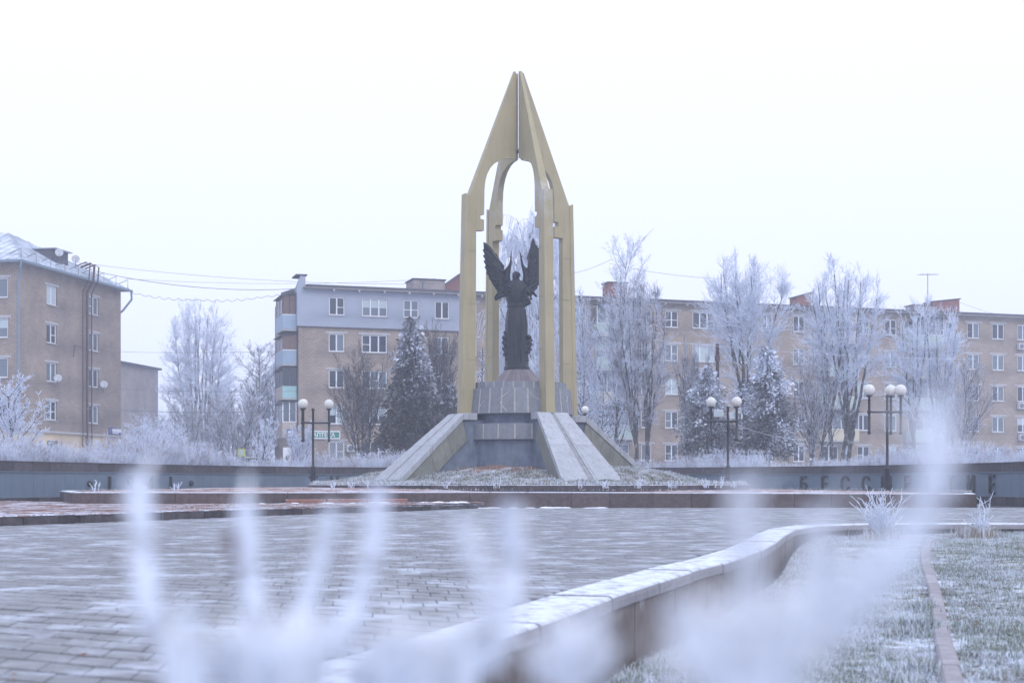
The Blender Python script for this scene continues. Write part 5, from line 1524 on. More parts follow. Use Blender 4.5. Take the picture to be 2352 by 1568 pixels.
def conifer(label, u, vtop, vbase, Y, wpx, seed, frost_lo, frost_hi, trunk_v, base_z=1.0, n_bough=120, per=80):
    rs = np.random.RandomState(seed)
    zt = EYE+(1103-vtop)/3267*Y; zb = EYE+(1103-vbase)/3267*Y
    H = zt-zb; Rm = wpx/3267*Y/2
    t = thing('thuja_tree', label, 'tree', ((u-1176)/3267*Y, Y, base_z-0.15))
    mb = MB(); mb.tube([(0, 0, 0), (0.05, 0, (zb-base_z)+H*0.4), (0, 0, zt-base_z-0.2)], [0.17, 0.11, 0.02], 7); mb.build('trunk', M['bark'], t, True)
    P = []; D = []; Fr = []
    for i in range(n_bough):
        f = (i+rs.rand())/n_bough
        prof = min(1.0, 0.62+f*4.0)*(1-f)**0.72+0.03
        ln = Rm*prof*rs.uniform(0.62, 1.35); a = i*2.399+rs.uniform(-0.4, 0.4)
        k = int(per*(0.35+1.2*prof))
        s = np.sqrt(rs.uniform(0.02, 1.0, k))
        sp_ = 0.06*H*0.35+0.10*ln
        x = np.cos(a)*ln*s+rs.normal(0, sp_*0.8, k); y = np.sin(a)*ln*s+rs.normal(0, sp_*0.8, k)
        z = zb-base_z+0.15+f*H+0.10*H*s*(0.5-s)+rs.normal(0, sp_*0.7, k)
        P.append(np.stack([x, y, z], 1))
        d = np.stack([np.cos(a)+rs.normal(0, .7, k), np.sin(a)+rs.normal(0, .7, k), rs.normal(0.35, .6, k)], 1)
        D.append(d/np.linalg.norm(d, axis=1, keepdims=True))
        fr = frost_lo+(frost_hi-frost_lo)*min(1, f*1.1)**2.2+0.10*math.cos(a-0.6)
        fr *= 1.5 if rs.rand() < 0.5 else 0.35
        Fr.append(np.clip(fr*(0.05+0.95*s**2)*rs.uniform(0.3, 1.3, k)+rs.uniform(-0.05, 0.06, k), 0, 0.95))
    P = np.concatenate(P); D = np.concatenate(D); Fr = np.concatenate(Fr); n = len(P)
    L = rs.uniform(0.2, 0.42, n)[:, None]*H/9.0*1.05; w = L*rs.uniform(0.16, 0.34, n)[:, None]
    side = np.cross(D, rs.normal(0, 1, (n, 3))); side /= np.linalg.norm(side, axis=1, keepdims=True)
    V = np.stack([P-side*w*0.4, P+D*L*0.5-side*w, P+D*L, P+D*L*0.5+side*w], 1)
    V[:, 2, 2] -= 0.25*L[:, 0]
    F = np.arange(n*4).reshape(-1, 4)
    link('crown', np_mesh('crown', V.reshape(-1, 3), F, M['needle'], attr=np.repeat(Fr, 4)), t)
    return t

conifer('dark green thuja with a frosted tip left of the golden spire', 945, 738, 1040, 84, 150, 1, 0.04, 1.0, 1060)
conifer('smaller dark thuja half hidden behind the left golden pylon', 1030, 872, 1040, 87, 90, 2, 0.10, 0.7, 1060)
conifer('squat thuja with dark base left of the floodlight lamp', 1625, 842, 1050, 83, 150, 3, 0.35, 3.2, 1075)
conifer('taller frost-covered thuja with bare trunk right of the floodlight lamp', 1762, 800, 1042, 83, 150, 4, 0.4, 3.6, 1060)

tree('weeping_birch', 'tall white weeping birch hanging behind the bronze angel', 1185, 482, 92, 270, 'weeping', 11, 'barkpale', 'twigwhite', thick=1.15)
tree('lime_tree', 'bare dark many-stemmed tree in front of the pharmacy windows', 832, 785, 86, 130, 'bare', 21, 'bark', 'twigdark', twig_level=3)
tree('lime_tree', 'thin bare tree between the dark thuja and the left pylon', 1008, 735, 92, 110, 'bare', 22, 'bark', 'twigdark', twig_level=3)
tree('aspen_tree', 'slender frosted tree with the highest pointed top right of the spire', 1412, 528, 95, 150, 'upright', 31, 'bark', 'twigwhite', thick=0.65)
dome_tree('maple_tree', 'dark-trunked frosted tree beside the pointed aspen', 1466, 640, 90, 175, 32, 'bark', 'twig', stems=2, nlimb=12, fork=.18, zc=.55, low=.2, thick=1.0)
tree('birch_tree', 'pale frosted tree just right of the golden spire', 1335, 660, 99, 110, 'upright', 33, 'barkpale', 'twigwhite', thick=0.8)
dome_tree('maple_tree', 'broad fan-crowned white tree rising above the roof', 1712, 578, 95, 235, 41)
tree('sapling', 'thin leafless young tree between two windows right of centre', 1590, 770, 95, 80, 'bare', 23, 'bark', 'twig', twig_level=3)
dome_tree('maple_tree', 'large frosted tree with three dark trunks behind the right lamp', 1930, 598, 94, 235, 42, stems=3, nlimb=12, fork=.22, zc=.6)
dome_tree('maple_tree', 'rounded frosted tree below the red chimney at the right', 2125, 690, 92, 225, 43, nlimb=10, fork=.2, zc=.6, stems=2)
tree('maple_tree', 'spreading grey tree leaning before the right-hand windows', 2195, 800, 90, 160, 'bare', 24, 'bark', 'twig', twig_level=3)
tree('maple_tree', 'low dark branching tree left of the three-trunked tree', 1870, 800, 92, 120, 'bare', 25, 'bark', 'twig', twig_level=3)
tree('young_larch', 'white rimed sapling seen between the two left pylons', 1104, 800, 80, 60, 'larch', 51, 'bark', 'twigwhite')
tree('young_larch', 'white rimed sapling close to the right pylon', 1336, 840, 82, 64, 'larch', 52, 'bark', 'twigwhite')
tree('young_larch', 'shorter white rimed sapling above the right buttress', 1380, 880, 81, 70, 'larch', 53, 'bark', 'twigwhite')
dome_tree('poplar_tree', 'tall pale twin poplar in the mist left of the long block', 462, 690, 142, 200, 61, 'barkpale', stems=2, fork=.12, zc=.52, nlimb=14, low=.15, spread=.2, ntar=420)
tree('old_tree', 'dark shaggy tree beside the corner balconies', 590, 778, 118, 130, 'upright', 62, 'bark', 'twig', thick=0.9)
dome_tree('old_tree', 'grey bushy tree crowding the left end of the long block', 640, 815, 122, 120, 63, zc=.5, fork=.15, low=.1, ntar=280)
tree('rowan_tree', 'small white tree thick with rime left of the lamp', 597, 948, 80, 78, 'small', 71, 'bark', 'twigwhite', thick=0.8)
tree('apple_tree', 'white rimed tree in front of the tan house at the left edge', 28, 852, 68, 165, 'small', 72, 'bark', 'twigwhite', thick=0.75)
tree('thicket', 'tall thicket of thin grey stems under the twin poplar', 470, 885, 112, 170, 'thicket', 81, 'bark', 'twig')
tree('thicket', 'pale thicket right of the thin grey stems', 545, 880, 108, 120, 'thicket', 82, 'bark', 'twig')
tree('thicket', 'pale young growth at the foot of the grey house', 372, 930, 116, 120, 'thicket', 83, 'barkpale', 'twigwhite')
tree('sapling', 'white rimed sapling in front of the pharmacy corner', 688, 962, 84, 60, 'thicket', 84, 'bark', 'twigwhite', thick=1.2)
tree('lilac_bush', 'large dense white bush at the right end of the tan house', 352, 955, 74, 140, 'thicket', 85, 'bark', 'twigwhite', thick=1.1, cat='bush')

# frosted bushes behind the wall
def bush_mesh(seed, H, W, n, r):
    rg = random.Random(seed); S = []
    for i in range(n):
        a = rg.uniform(0, 6.28); q = rg.random()**0.6*W/2
        p = Vector((q*math.cos(a)*0.75, q*math.sin(a)*0.6, 0)); h = H*rg.uniform(0.6, 1.05)
        d = Vector((math.cos(a)*rg.uniform(0, .35), math.sin(a)*rg.uniform(0, .35), 1)).normalized()
        k = 5
        for s in range(k):
            d = (d+Vector((rg.gauss(0, .10), rg.gauss(0, .10), 0.05))).normalized(); q2 = p+d*h/k
            S.append((*p, *q2, r*(1-0.12*s), r*(1-0.12*(s+1))))
            if s >= 1:
                for b in range(3):
                    e = (d+Vector((rg.gauss(0, .5), rg.gauss(0, .5), 0.2))).normalized()*h*rg.uniform(.08, .2)
                    S.append((*q2, *(q2+e), r*0.8, r*0.5))
            p = q2
    V, F = tubes_np(np.array(S), 3)
    return np_mesh('frosted_bush', V, F, M['twigwhite'])
hv, hf, hb = [], [], 0
BM = [bush_mesh(k, 1.5, 1.9, 110, 0.0085) for k in range(4)]
BMV = [(np.array([v.co[:] for v in b.vertices]), np.array([p.vertices[:] for p in b.polygons])) for b in BM]
rb = random.Random(21)
bl_pts = resample(wall_line, 1.0, rb, 0.25); bl_n = plan_normals(bl_pts, 1)
for i, (p, nrm) in enumerate(zip(bl_pts, bl_n)):
    for row in range(2):
        q = p+nrm*(1.3+row*1.8+rb.uniform(-0.4, 0.6))
        uu = 1176+q.x/q.y*3267
        if not (-60 < uu < 2420): continue
        s = (0.78 if uu < 560 else 0.60)*rb.uniform(0.7, 1.2)*(1.15 if row else 0.9)*(1+0.25*math.sin(i*0.45))
        if 1330 < uu < 1560: s *= 0.7
        v, f = BMV[rb.randrange(4)]; a = rb.uniform(0, 6.28); c, sn = math.cos(a), math.sin(a)
        w = np.stack([(v[:, 0]*c-v[:, 1]*sn)*s*1.25+q.x, (v[:, 0]*sn+v[:, 1]*c)*s*1.25+q.y, v[:, 2]*s+1.12], 1)
        hv.append(w); hf.append(f+hb); hb += len(w)
tag(link('frosted_hedge', np_mesh('frosted_hedge', np.concatenate(hv), np.concatenate(hf), M['hedge'])), 'long row of white rimed bushes behind the curved wall', kind='stuff')

# parked cars behind the wall
def car(label, x, y, rz, paint):
    t = thing('parked_car', label, 'car', (x, y, 0.95), rz, 'cars parked beyond the wall')
    def loft(secs, nm, m, par):
        mb = MB(); vs = [v for s in secs for v in s]; k = len(secs[0])
        mb.add(vs, [(i*k+j, i*k+(j+1) % k, (i+1)*k+(j+1) % k, (i+1)*k+j) for i in range(len(secs)-1) for j in range(k)]+[tuple(range(k-1, -1, -1)), tuple(range((len(secs)-1)*k, len(secs)*k))])
        me = mb.mesh(nm, m); fix_normals(me); bevel_mesh(me, 0.05, 2); return link(nm, me, par)
    body = [[(x_, -w, zb), (x_, w, zb), (x_, w*1.02, zm), (x_, w*0.92, zt), (x_, -w*0.92, zt), (x_, -w*1.02, zm)] for x_, w, zb, zm, zt in ((-2.1, .70, .35, .6, .78), (-1.9, .82, .25, .65, .88), (-0.9, .85, .22, .7, .95), (0.9, .85, .22, .7, .95), (1.8, .82, .25, .65, .84), (2.1, .68, .35, .55, .68))]
    loft(body, 'body', M[paint], t)
    cab = [[(x_, -w, .93), (x_, w, .93), (x_, w*0.86, zt), (x_, -w*0.86, zt)] for x_, w, zt in ((-1.75, .74, .98), (-1.15, .78, 1.38), (0.25, .78, 1.42), (1.05, .74, .98))]
    loft(cab, 'cabin_glass', M['glassdark'], t)
    mb = MB(); mb.box((-0.45, 0, 1.43), (1.45, 1.28, 0.05)); me = mb.mesh('roof', M[paint]); bevel_mesh(me, 0.02); link('roof', me, t)
    for sx in (-1.3, 1.3):
        for sy in (-0.78, 0.78):
            mb = MB(); mb.lathe([(0.0, -0.09), (0.2, -0.09), (0.31, -0.07), (0.31, 0.07), (0.2, 0.09), (0.0, 0.09)], n=16)
            me = mb.mesh('wheel', M['tyre']); me.transform(Matrix.Rotation(R(90), 4, 'X')); wv = link('wheel', me, t, (sx, sy, 0.31))
            mb = MB(); mb.lathe([(0.0, 0.0), (0.19, 0.0), (0.17, 0.02), (0, 0.03)], n=12); me = mb.mesh('hubcap', M['steel']); me.transform(Matrix.Translation((0, 0.085*math.copysign(1, sy), 0)) @ Matrix.Rotation(R(-90 if sy > 0 else 90), 4, 'X')); link('hubcap', me, wv)
    for sy in (-0.55, 0.55):
        box_part('headlight', (2.06, sy, 0.62), (0.08, 0.25, 0.12), M['dish'], t)
p = px(605, 1060, 93); car('white parked car under the small rimed tree left of the lamp', p.x, p.y, 0.25, 'carwhite')
p = px(500, 1060, 97); car('dark blue parked car beyond the wall under the twin poplar', p.x, p.y, 0.15, 'carblue')
# yellow crossing sign, utility pole
p = px(555, 1039, 100); t = thing('crossing_sign', 'square yellow-green road sign among the bushes left of the lamp', 'road sign', (p.x, p.y, 0.9))
mb = MB(); mb.tube([(0, 0.03, 0), (0, 0.03, p.z-0.9+0.4)], 0.03, 6); mb.build('post', M['steel'], t)
mb = MB(); mb.box((0, 0, p.z-0.9), (0.5, 0.03, 0.55)); mb.build('plate', M['signyellow'], t)
mb = MB(); mb.box((0, -0.018, p.z-0.9), (0.3, 0.012, 0.34)); mb.build('inner_field', M['palegreen'], t)
p = px(1648, 790, 93); t = thing('utility_pole', 'dark wooden utility pole among the trees right of centre', 'pole', (p.x, p.y, 0.9))
mb = MB(); mb.tube([(0, 0, 0), (0, 0, p.z-0.9)], [0.15, 0.11], 8); mb.build('post', M['pipe'], t, True)
mb = MB(); mb.lathe([(0.0, 0), (0.17, 0.0), (0.17, 0.35), (0.0, 0.36)], (0, 0, p.z-0.9-1.1), 10); mb.build('collar', M['pipe'], t)

# overhead cables
def cable(label, a, b, sag, r=0.02, m='cable', kinks=0):
    a, b = Vector(a), Vector(b); n = 24 if not kinks else 90; pts = []
    rk = random.Random(3); hang = 0
    for k in range(n+1):
        t = k/n; p = a.lerp(b, t); p.z -= sag*4*t*(1-t)
        if kinks: p.z -= 0.22*abs(math.sin(t*kinks*math.pi))*(0.4+0.6*abs(math.sin(t*7.3)))
        pts.append(p)
    mb = MB(); mb.tube(pts, r*0.72, 4)
    o = mb.build('overhead_cable', M[m]); tag(o, label, 'cable', 'overhead cables')
cable('uppermost overhead cable leaving the tan house roof', px(170, 602, 108), px(1000, 652, 112), 0.5, 0.018)
cable('second overhead cable leaving the tan house roof', px(215, 622, 110), px(700, 662, 108), 0.6, 0.03)
cable('kinked clip-hung overhead cable from the roof corner to the top balcony', px(300, 670, 112), px(660, 672, 108), 0.55, 0.025, 'cable', 16)
cable('faint overhead cable crossing the sky left of the twin poplar', px(285, 640, 112), px(1000, 640, 118), 0.4, 0.016)
cable('lower dark overhead cable passing the tan house windows', px(-30, 920, 90), px(690, 943, 92), 0.35, 0.024)
cable('thin overhead cable above the lower dark one', px(-30, 872, 92), px(690, 898, 94), 0.3, 0.014)
cable('pair of faint overhead cables at mid height left of the block, upper', px(278, 808, 130), px(650, 806, 130), 0.1, 0.018)
cable('overhead cable rising from the block roof to the pointed aspen', px(1320, 627, 105), px(1405, 595, 96), 0.1, 0.018)
cable('overhead cable from the pointed aspen to the fan-crowned tree', px(1400, 605, 96), px(1660, 640, 100), 0.2, 0.016)
cable('thin overhead cable from the right chimney to the frame edge', px(2205, 695, 122), px(2380, 740, 126), 0.2, 0.016)
cable('rimed overhead cable from the floodlight lamp toward the right trees', px(1695, 976, 60.8), px(1850, 1010, 70), 0.15, 0.012, 'frostcable')
cable('rimed cable crossing before the three-trunked tree', px(1500, 780, 88), px(2240, 825, 88), 0.25, 0.014, 'frostcable')

# ------------------------------------------------------------------ grass, weeds, litter
def blades(name, pts, zf, hmin, hmax, w, frost_p, seed, material, lean=0.5, parent=None, patch=None):
    rs = np.random.RandomState(seed); P = np.asarray(pts); n = len(P)
    z = np.array([zf(x, y) for x, y in P])
    a = rs.uniform(0, 2*np.pi, n); h = rs.uniform(hmin, hmax, n); l = np.abs(rs.normal(0, lean, n))*h
    dx, dy = np.cos(a), np.sin(a); w = w*rs.uniform(0.6, 1.3, n)
    V = np.zeros((n, 5, 3))
    def setp(k, f, s):
        V[:, k, 0] = P[:, 0]+dx*l*f*f+dy*s*w*(1-f*0.5); V[:, k, 1] = P[:, 1]+dy*l*f*f-dx*s*w*(1-f*0.5); V[:, k, 2] = z-0.01+h*f*(1-0.25*f*np.minimum(1, l/np.maximum(h, 1e-6)))
    setp(0, 0, -1); setp(1, 0, 1); setp(2, 0.55, 1); setp(3, 0.55, -1); setp(4, 1.0, 0)
    T = np.array([[0, 1, 2], [0, 2, 3], [3, 2, 4]])
    F = (T[None]+(np.arange(n)*5)[:, None, None]).reshape(-1, 3)
    pr = np.full(n, frost_p)
    if patch is not None: pr = np.clip(frost_p+np.array([patch(x, y) for x, y in P]), 0.03, 0.97)
    fr = np.where(rs.rand(n) < pr, rs.uniform(0.5, 1.0, n), rs.uniform(0.0, 0.35, n))
    A = np.repeat(fr[:, None], 5, 1); A[:, :2] *= 0.35; A[:, 4] = np.minimum(1, A[:, 4]*1.15)
    o = link(name, np_mesh(name, V.reshape(-1, 3), F, material, attr=A.ravel()), parent)
    return tag(o, kind='stuff')

rs = np.random.RandomState(12)
def edge_x(y):
    for (xa, ya), (xb, yb) in zip(edge, edge[1:]):
        if ya <= y <= yb: return xa+(xb-xa)*(y-ya)/(yb-ya)
    return edge[-1][0]
def eline_x(y):
    for p, q in zip(eline, eline[1:]):
        if p.y <= y <= q.y: return p.x+(q.x-p.x)*(y-p.y)/(q.y-p.y)
    return 99
L1, L2, LT_ = [], [], []
while len(L1)+len(L2) < 150000:
    y = 6.5+22.2*rs.rand()**1.35
    x0 = edge_x(y)+0.12; x1 = 0.39*y+1.0
    if x1 <= x0: continue
    x = rs.uniform(x0, x1)
    if y > 28.4 and x < 8: continue
    if math.sin(x*2.3+1.7*math.sin(y*1.3))*math.sin(y*1.9+x) > 0.62 and rs.rand() < 0.7: continue
    ex = eline_x(y)
    if ex-0.17 < x < ex+0.03: continue
    (L1 if x < ex else L2).append((x, y))
pat = lambda x, y: 0.2*math.sin(x*3.1+y*2.3)*math.sin(y*3.7-x*1.9)+0.35*math.sin(x*1.9+1.3*math.sin(y*0.8))*math.sin(y*1.1+0.7*x)+0.15*math.sin(x*5+y*4)
blades('lawn_grass', L1, lawn_z, 0.02, 0.095, 0.0032, 0.74, 1, M['blade'], 0.9, None, pat)
blades('lawn_grass', L2, lawn_z, 0.02, 0.09, 0.0032, 0.5, 2, M['blade'], 0.9, None, pat)
# long tufts overhanging the edging
for k in range(14):
    y = rs.uniform(8.5, 16); c = (eline_x(y)-0.20-abs(rs.normal(0, 0.12)), y)
    for q in range(rs.randint(60, 150)): LT_.append((c[0]+rs.normal(0, 0.07), c[1]+rs.normal(0, 0.13)))
blades('long_grass', LT_, lawn_z, 0.08, 0.17, 0.0045, 0.45, 3, M['blade'], 0.8)
DR = [(edge_x(y)+0.12+abs(rs.normal(0, 0.25)), y) for y in rs.uniform(7, 27, 6000)]
blades('dry_lawn_grass', DR+[L1[k] for k in rs.randint(0, len(L1), 9000)]+[L2[k] for k in rs.randint(0, len(L2), 7000)], lawn_z, 0.02, 0.075, 0.0035, 0.45, 4, M['straw'], 1.1)
# mound and platform
MG = []
while len(MG) < 42000:
    a = rs.uniform(0, 2*np.pi); r = 8.35*math.sqrt(rs.rand())
    x, y = KX+r*math.cos(a), KY+r*math.sin(a)
    if math.hypot(x-CX, y-CY) < 2.3 or y > 60: continue
    inr = False
    for an in ANG:
        lx_ = (x-CX)*math.cos(an)+(y-CY)*math.sin(an); ly_ = -(x-CX)*math.sin(an)+(y-CY)*math.cos(an)
        if 1.5 < lx_ < 5.7 and abs(ly_) < st_at(max(2.1, lx_))[1]+0.03: inr = True
    if inr: continue
    rr_ = math.hypot(x-CX, y-CY)
    if rr_ < 3.7 and rs.rand() < 0.92: continue
    MG.append((x, y))
blades('mound_grass', MG, mound_z, 0.03, 0.10, 0.010, 0.5, 5, M['blade'], 0.8, None, lambda x, y: 0.4*math.sin(x*1.4)*math.sin(y*1.9)+0.1*math.sin(x*5)*math.sin(y*4))
blades('dry_mound_grass', [MG[k] for k in rs.randint(0, len(MG), 5000)], mound_z, 0.04, 0.16, 0.008, 0.75, 6, M['straw'], 0.8)
def ptop(x, y): return plat_z(x)+0.06
WE = []
for k in range(1500):
    f = rs.rand()*(len(segs)*0.62); i = int(f); p = segs[i].lerp(segs[i+1], f-i); q = p+Vector((0, 1))*(0.4+abs(rs.normal(0, 0.8)))
    WE.append((q.x, q.y))
blades('platform_weeds', WE, ptop, 0.02, 0.08, 0.012, 0.6, 7, M['straw'], 0.7)
RK = [(KX+(KR-0.25+rs.normal(0, 0.06))*math.cos(a), KY+(KR-0.25+rs.normal(0, 0.06))*math.sin(a)) for a in rs.uniform(R(170), R(370), 2600)]
blades('kerb_weeds', RK, lambda x, y: 0.74, 0.05, 0.22, 0.012, 0.85, 8, M['straw'], 0.7)
PW = []
for k in range(900):
    c_ = path_edge[rs.randint(20, len(path_edge))]; PW.append((c_.x-abs(rs.normal(0.3, 1.2)), c_.y+rs.uniform(0, 5)))
blades('path_weeds', [p for p in PW if in_poly(p[0], p[1], path_poly)], lambda x, y: 0.19, 0.02, 0.10, 0.010, 0.4, 9, M['straw'], 0.9)
# frost blown against the wall top and bushes' feet: long pale stalks behind the wall
BW = []
for p, nrm in zip(resample(wall_line, 0.05), plan_normals(resample(wall_line, 0.05), 1)):
    for q in range(2):
        d = 0.6+rs.rand()*1.6; BW.append((p.x+nrm.x*d, p.y+nrm.y*d))
BW = [b for b in BW if b[1] > 42]
blades('tall_dry_grass', BW, lambda x, y: 1.2, 0.2, 0.75, 0.012, 0.55, 10, M['straw'], 0.25)
# weed plants standing on the platform's left end and on the steps
def weed(label, x, y, z, n, H, seed, group=None):
    rg = random.Random(seed); S = []
    for i in range(n):
        a = rg.uniform(0, 6.28); p = Vector((rg.gauss(0, .05), rg.gauss(0, .05), 0)); d = Vector((math.cos(a)*.3, math.sin(a)*.3, 1)).normalized(); h = H*rg.uniform(.5, 1.1)
        for s in range(4):
            d = (d+Vector((rg.gauss(0, .2), rg.gauss(0, .2), 0))).normalized(); q = p+d*h/4; S.append((*p, *q, .011, .010))
            e = q+Vector((rg.gauss(0, 1), rg.gauss(0, 1), .6)).normalized()*h*.15; S.append((*q, *e, .010, .008)); p = q
    V, F = tubes_np(np.array(S), 4)
    o = link('weed', np_mesh('weed', V, F, M['twigwhite']), None, (x, y, z)); tag(o, label, 'plant', group); return o
rg = random.Random(5)
weed('pair of tall frosted weeds at the left end of the platform', -12.7, 43.6, 0.56, 5, 0.42, 1)
weed('low rounded frosted weed near the left end of the platform', -11.3, 43.6, 0.56, 16, 0.22, 2)
weed('frosted weed at the right of the rounded one on the platform edge', -10.3, 43.6, 0.56, 8, 0.28, 3)
KW = []
for k in range(14):
    a = R(rg.uniform(215, 330)); wo = weed('x', KX+(KR+0.1)*math.cos(a), KY+(KR+0.1)*math.sin(a), 0.64, rg.randint(3, 9), rg.uniform(.18, .4), 20+k); KW.append(wo)
kv = [np.array([(v.co+o.location)[:] for v in o.data.vertices]) for o in KW]; kf = []; kb = 0
for o, v in zip(KW, kv): kf.append(np.array([p.vertices[:] for p in o.data.polygons])+kb); kb += len(v)
for o in KW: bpy.data.objects.remove(o)
tag(link('kerb_plants', np_mesh('kerb_plants', np.concatenate(kv), np.concatenate(kf), M['twigwhite'])), kind='stuff')
# dead leaves
def leaves(name, pts, zf, size, seed):
    rs_ = np.random.RandomState(seed); mb = MB()
    for x, y in pts:
        a = rs_.uniform(0, 6.28); s = size*rs_.uniform(.6, 1.3); z = zf(x, y)
        c, sn = math.cos(a)*s, math.sin(a)*s; b = rs_.uniform(-.3, .6)*s
        mb.add([(x-c, y-sn, z+0.004), (x-sn*.5, y+c*.5, z+0.006+b*.6), (x+c, y+sn, z+0.004+max(0, b)), (x+sn*.5, y-c*.5, z+0.006)], [(0, 1, 2, 3)])
    tag(mb.build(name, M['leaf']), kind='stuff')
leaves('leaf_litter', [L1[k] for k in rs.randint(0, len(L1), 150)]+[L2[k] for k in rs.randint(0, len(L2), 420)], lambda x, y: lawn_z(x, y)+0.035, 0.03, 1)
PL = []
while len(PL) < 110:
    y = 6+26*rs.rand(); x = rs.uniform(-.36*y, edge_x(y)-0.6)
    if in_poly(x, y, plaza_poly) and not in_poly(x, y, path_poly): PL.append((x, y))
leaves('plaza_leaf_litter', PL, lambda x, y: 0.004, 0.02, 2)
# snow left along the foot of the platform
mb = MB()
for k in range(46):
    x = -7.6+k*0.24+rs.uniform(-.05, .05)
    if rs.rand() < 0.3: continue
    y = 43.45+max(0, (x+7.4))*0.48-0.35 if x < -0.8 else 46.55
    z = 0.175 if x < -1.4 else 0.0
    mb.ball((x, y-0.12, z), (rs.uniform(.15, .32), 0.12, rs.uniform(.02, .06)), 8, 5)
o = mb.build('snow_strip', M['snow'], None, True); tag(o, kind='stuff')

# ------------------------------------------------------------------ frosted shrubs on the lawn
def shrub(label, x, y, z, H, W, n, seed, r, curl=0.3, m='twigwhite', name='frosted_shrub'):
    rg = random.Random(seed); S = []; T = []
    t = thing(name, label, 'shrub', (x, y, z))
    for i in range(n):
        a = rg.uniform(0, 6.28); ln = rg.uniform(0.05, 0.5); h = H*(.32+.68*rg.random()**2.4)*(1-0.35*ln)
        p = Vector((rg.gauss(0, .04), rg.gauss(0, .04), 0)); d = Vector((math.cos(a)*ln*W, math.sin(a)*ln*W, 1)).normalized(); k = 7
        for s in range(k):
            d = (d+Vector((rg.gauss(0, .21), rg.gauss(0, .21), rg.gauss(0.06, .06)-(curl*0.5 if s > 4 and rg.random() < .4 else 0)))).normalized(); q = p+d*h/k
            (T if s < 2 else S).append((*p, *q, r*(0.7 if s < 2 else 1.0), r*(0.7 if s < 2 else 1.05)))
            if s > 1 and rg.random() < .75:
                e = q+(d+Vector((rg.gauss(0, .6), rg.gauss(0, .6), .2))).normalized()*h*rg.uniform(.08, .25); S.append((*q, *e, r*.85, r*.7))
            p = q
    V, F = tubes_np(np.array(T), 5); link('stem', np_mesh('stem', V, F, M['bark'], True), t)
    V, F = tubes_np(np.array(S), 5); link('crown', np_mesh('crown', V, F, M[m], True), t)
    return t
shrub('bushy white rimed shrub on the lawn at the bend of the retaining wall', 6.95, 26.6, lawn_z(6.95, 26.6), 1.15, 1.5, 120, 5, 0.0066, 0.45)
shrub('thin rimed shrub with withered seed heads by the dark kerb at the right', 9.1, 27.6, lawn_z(9.1, 27.6), 0.95, 1.6, 46, 6, 0.0055, 0.6)
blades('shrub_foot_grass', [(9.0+rs.normal(0, .2), 27.5+rs.normal(0, .2)) for k in range(900)]+[(6.95+rs.normal(0, .2), 26.5+rs.normal(0, .2)) for k in range(600)], lawn_z, 0.1, 0.32, 0.006, 0.5, 11, M['straw'], 0.4)
# close shrubs right in front of the lens: rimed stems rising from the lawn
def near_shrub(label, stems, ground, twigs=True, seed=1):
    rg = random.Random(seed)
    b0 = px(stems[0][-1][0], stems[0][-1][1], stems[0][-1][2])
    t = thing('rimed_shrub', label, 'shrub', (b0.x, b0.y, ground))
    inv = Matrix.Translation((-b0.x, -b0.y, -ground))
    for st in stems:
        r = st[0]; pts = [px(*q) for q in st[1:]]
        last = pts[-1]; foot = Vector((b0.x+(last.x-b0.x)*0.25+rg.uniform(-.02, .02), b0.y+(last.y-b0.y)*0.25+0.02, ground))
        pts = catmull(pts+[last.lerp(foot, 0.3), last.lerp(foot, 0.65), foot], 5)
        n = len(pts); rad = [r*(0.75+0.25*min(1, k/6))*(1+0.15*math.sin(k*1.7)+rg.uniform(-.08, .08)) for k in range(n)]
        mb = MB(); mb.tube(pts, rad, 8)
        o = mb.build('stem', M['twigwhite'], t, True); o.matrix_parent_inverse = inv
        S = []
        for k in range(4, n-8, 3):
            d = Vector((rg.gauss(0, .8), rg.gauss(0, .5), rg.uniform(0.8, 1.6))).normalized(); p = pts[k]; e = p+d*rg.uniform(.012, .03); S.append((*p, *e, r*.45, r*.3))
        for k in range(2, n-2):
            for q in range(9):      # spikes of rime
                d = Vector((rg.gauss(0, 1), rg.gauss(0, 1), rg.gauss(0.3, 1))).normalized(); p = pts[k].lerp(pts[k+1], rg.random())
                e = p+d*(r*1.0+rg.uniform(.002, .007)); S.append((*p, *e, .0022, .0008))
        V, F = tubes_np(np.array(S), 3); o = link('rime_spikes', np_mesh('rime_spikes', V, F, M['snow']), o); o.matrix_parent_inverse = Matrix.Identity(4); tag(o, kind='stuff')
def fan_stems(seed, n, u0, u1, v0, v1, Y0, Y1, r, drift):
    rg = random.Random(seed); res = []
    for k in range(n):
        u = u0+(u1-u0)*(k+rg.random())/n; v = rg.uniform(v0, v1); Y = rg.uniform(Y0, Y1); d = drift*((u0+u1)/2-u)/(u1-u0)
        res.append((r*rg.uniform(.7, 1.2), (u, v, Y), (u+d*.2+rg.uniform(-15, 15), v+(1600-v)*.35, Y), (u+d*.55, v+(1600-v)*.7, Y), (u+d, 1610, Y)))
    return res
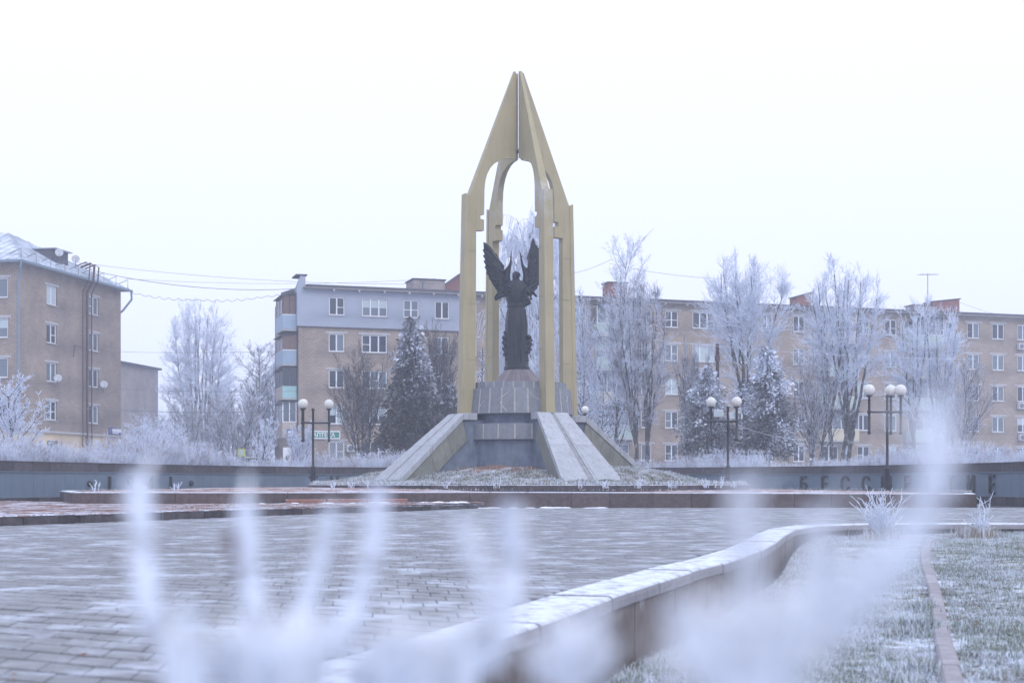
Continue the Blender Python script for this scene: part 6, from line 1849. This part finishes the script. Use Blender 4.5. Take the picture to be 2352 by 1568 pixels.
near_shrub('out-of-focus white rimed shrub with upright stems close to the lens at lower left', [
    (0.0080, (305, 1085, .95), (322, 1150, .95), (328, 1290, .94), (350, 1430, .92), (400, 1570, .90)),
    (0.0070, (566, 1150, .95), (564, 1200, .95), (576, 1330, .94), (592, 1450, .92), (605, 1570, .9)),
    (0.0060, (765, 1160, 1.0), (745, 1250, 1.0), (700, 1390, .98), (660, 1500, .95), (620, 1590, .92)),
    (0.0074, (868, 1115, .95), (862, 1230, .95), (825, 1370, .94), (775, 1480, .92), (720, 1590, .9)),
    (0.0036, (1050, 1190, .85), (1075, 1250, .85), (1110, 1330, .85), (1120, 1450, .85), (1080, 1600, .85)),
    (0.0076, (1168, 1150, .9), (1176, 1280, .9), (1166, 1400, .88), (1120, 1520, .86), (1050, 1600, .85))]
    + fan_stems(3, 9, 400, 740, 1400, 1520, .74, .85, .0055, 60)+fan_stems(5, 6, 780, 1100, 1450, 1550, .72, .82, .005, 120)+fan_stems(6, 5, 1200, 1420, 1400, 1510, .68, .8, .0046, 200), -0.62, seed=3)
near_shrub('very blurred white rimed shrub close to the lens at lower right', [
    (0.0054, (2148, 890, .57), (2150, 1010, .57), (2138, 1130, .57), (2090, 1240, .57), (1990, 1370, .57), (1880, 1500, .57), (1800, 1620, .57)),
    (0.0028, (1700, 1090, .6), (1705, 1180, .6), (1722, 1300, .6), (1735, 1420, .6), (1765, 1620, .6)),
    (0.0030, (1880, 1160, .6), (1888, 1260, .6), (1868, 1370, .6), (1830, 1480, .6), (1790, 1620, .6)),
    (0.0030, (2000, 1240, .56), (1960, 1330, .56), (1900, 1420, .56), (1840, 1540, .56), (1800, 1620, .56)),
    (0.0030, (1540, 1380, .6), (1570, 1450, .6), (1630, 1530, .6), (1700, 1620, .6))]
    + fan_stems(8, 5, 1540, 1900, 1370, 1490, .54, .6, .0030, 200), -0.62, seed=4)
mb = MB(); pts = [px(538, 1215, .97), px(541, 1270, .97), px(548, 1330, .965)]; mb.tube(pts, [0.0045, 0.006, 0.0045], 7)
o = mb.build('brown_twig', M['woodbrown']); tag(o, 'blurred bare brown twig beside a rimed stem at lower left', 'twig')

# ------------------------------------------------------------------ haze
mb = MB(); mb.box((0, 0, 0), (1400, 1400, 27.0))
hz = mb.build('haze', [], None, False, (0, 60, 11.5)); tag(hz, kind='stuff')
hm = bpy.data.materials.new('haze'); hm.use_nodes = True
N = hm.node_tree.nodes; N.clear()
pv = N.new('ShaderNodeVolumePrincipled'); ho = N.new('ShaderNodeOutputMaterial')
pv.inputs['Color'].default_value = (0.83, 0.885, 1.0, 1); pv.inputs['Density'].default_value = 0.0018; pv.inputs['Anisotropy'].default_value = 0.0
hm.node_tree.links.new(pv.outputs[0], ho.inputs['Volume'])
hz.data.materials.append(hm)
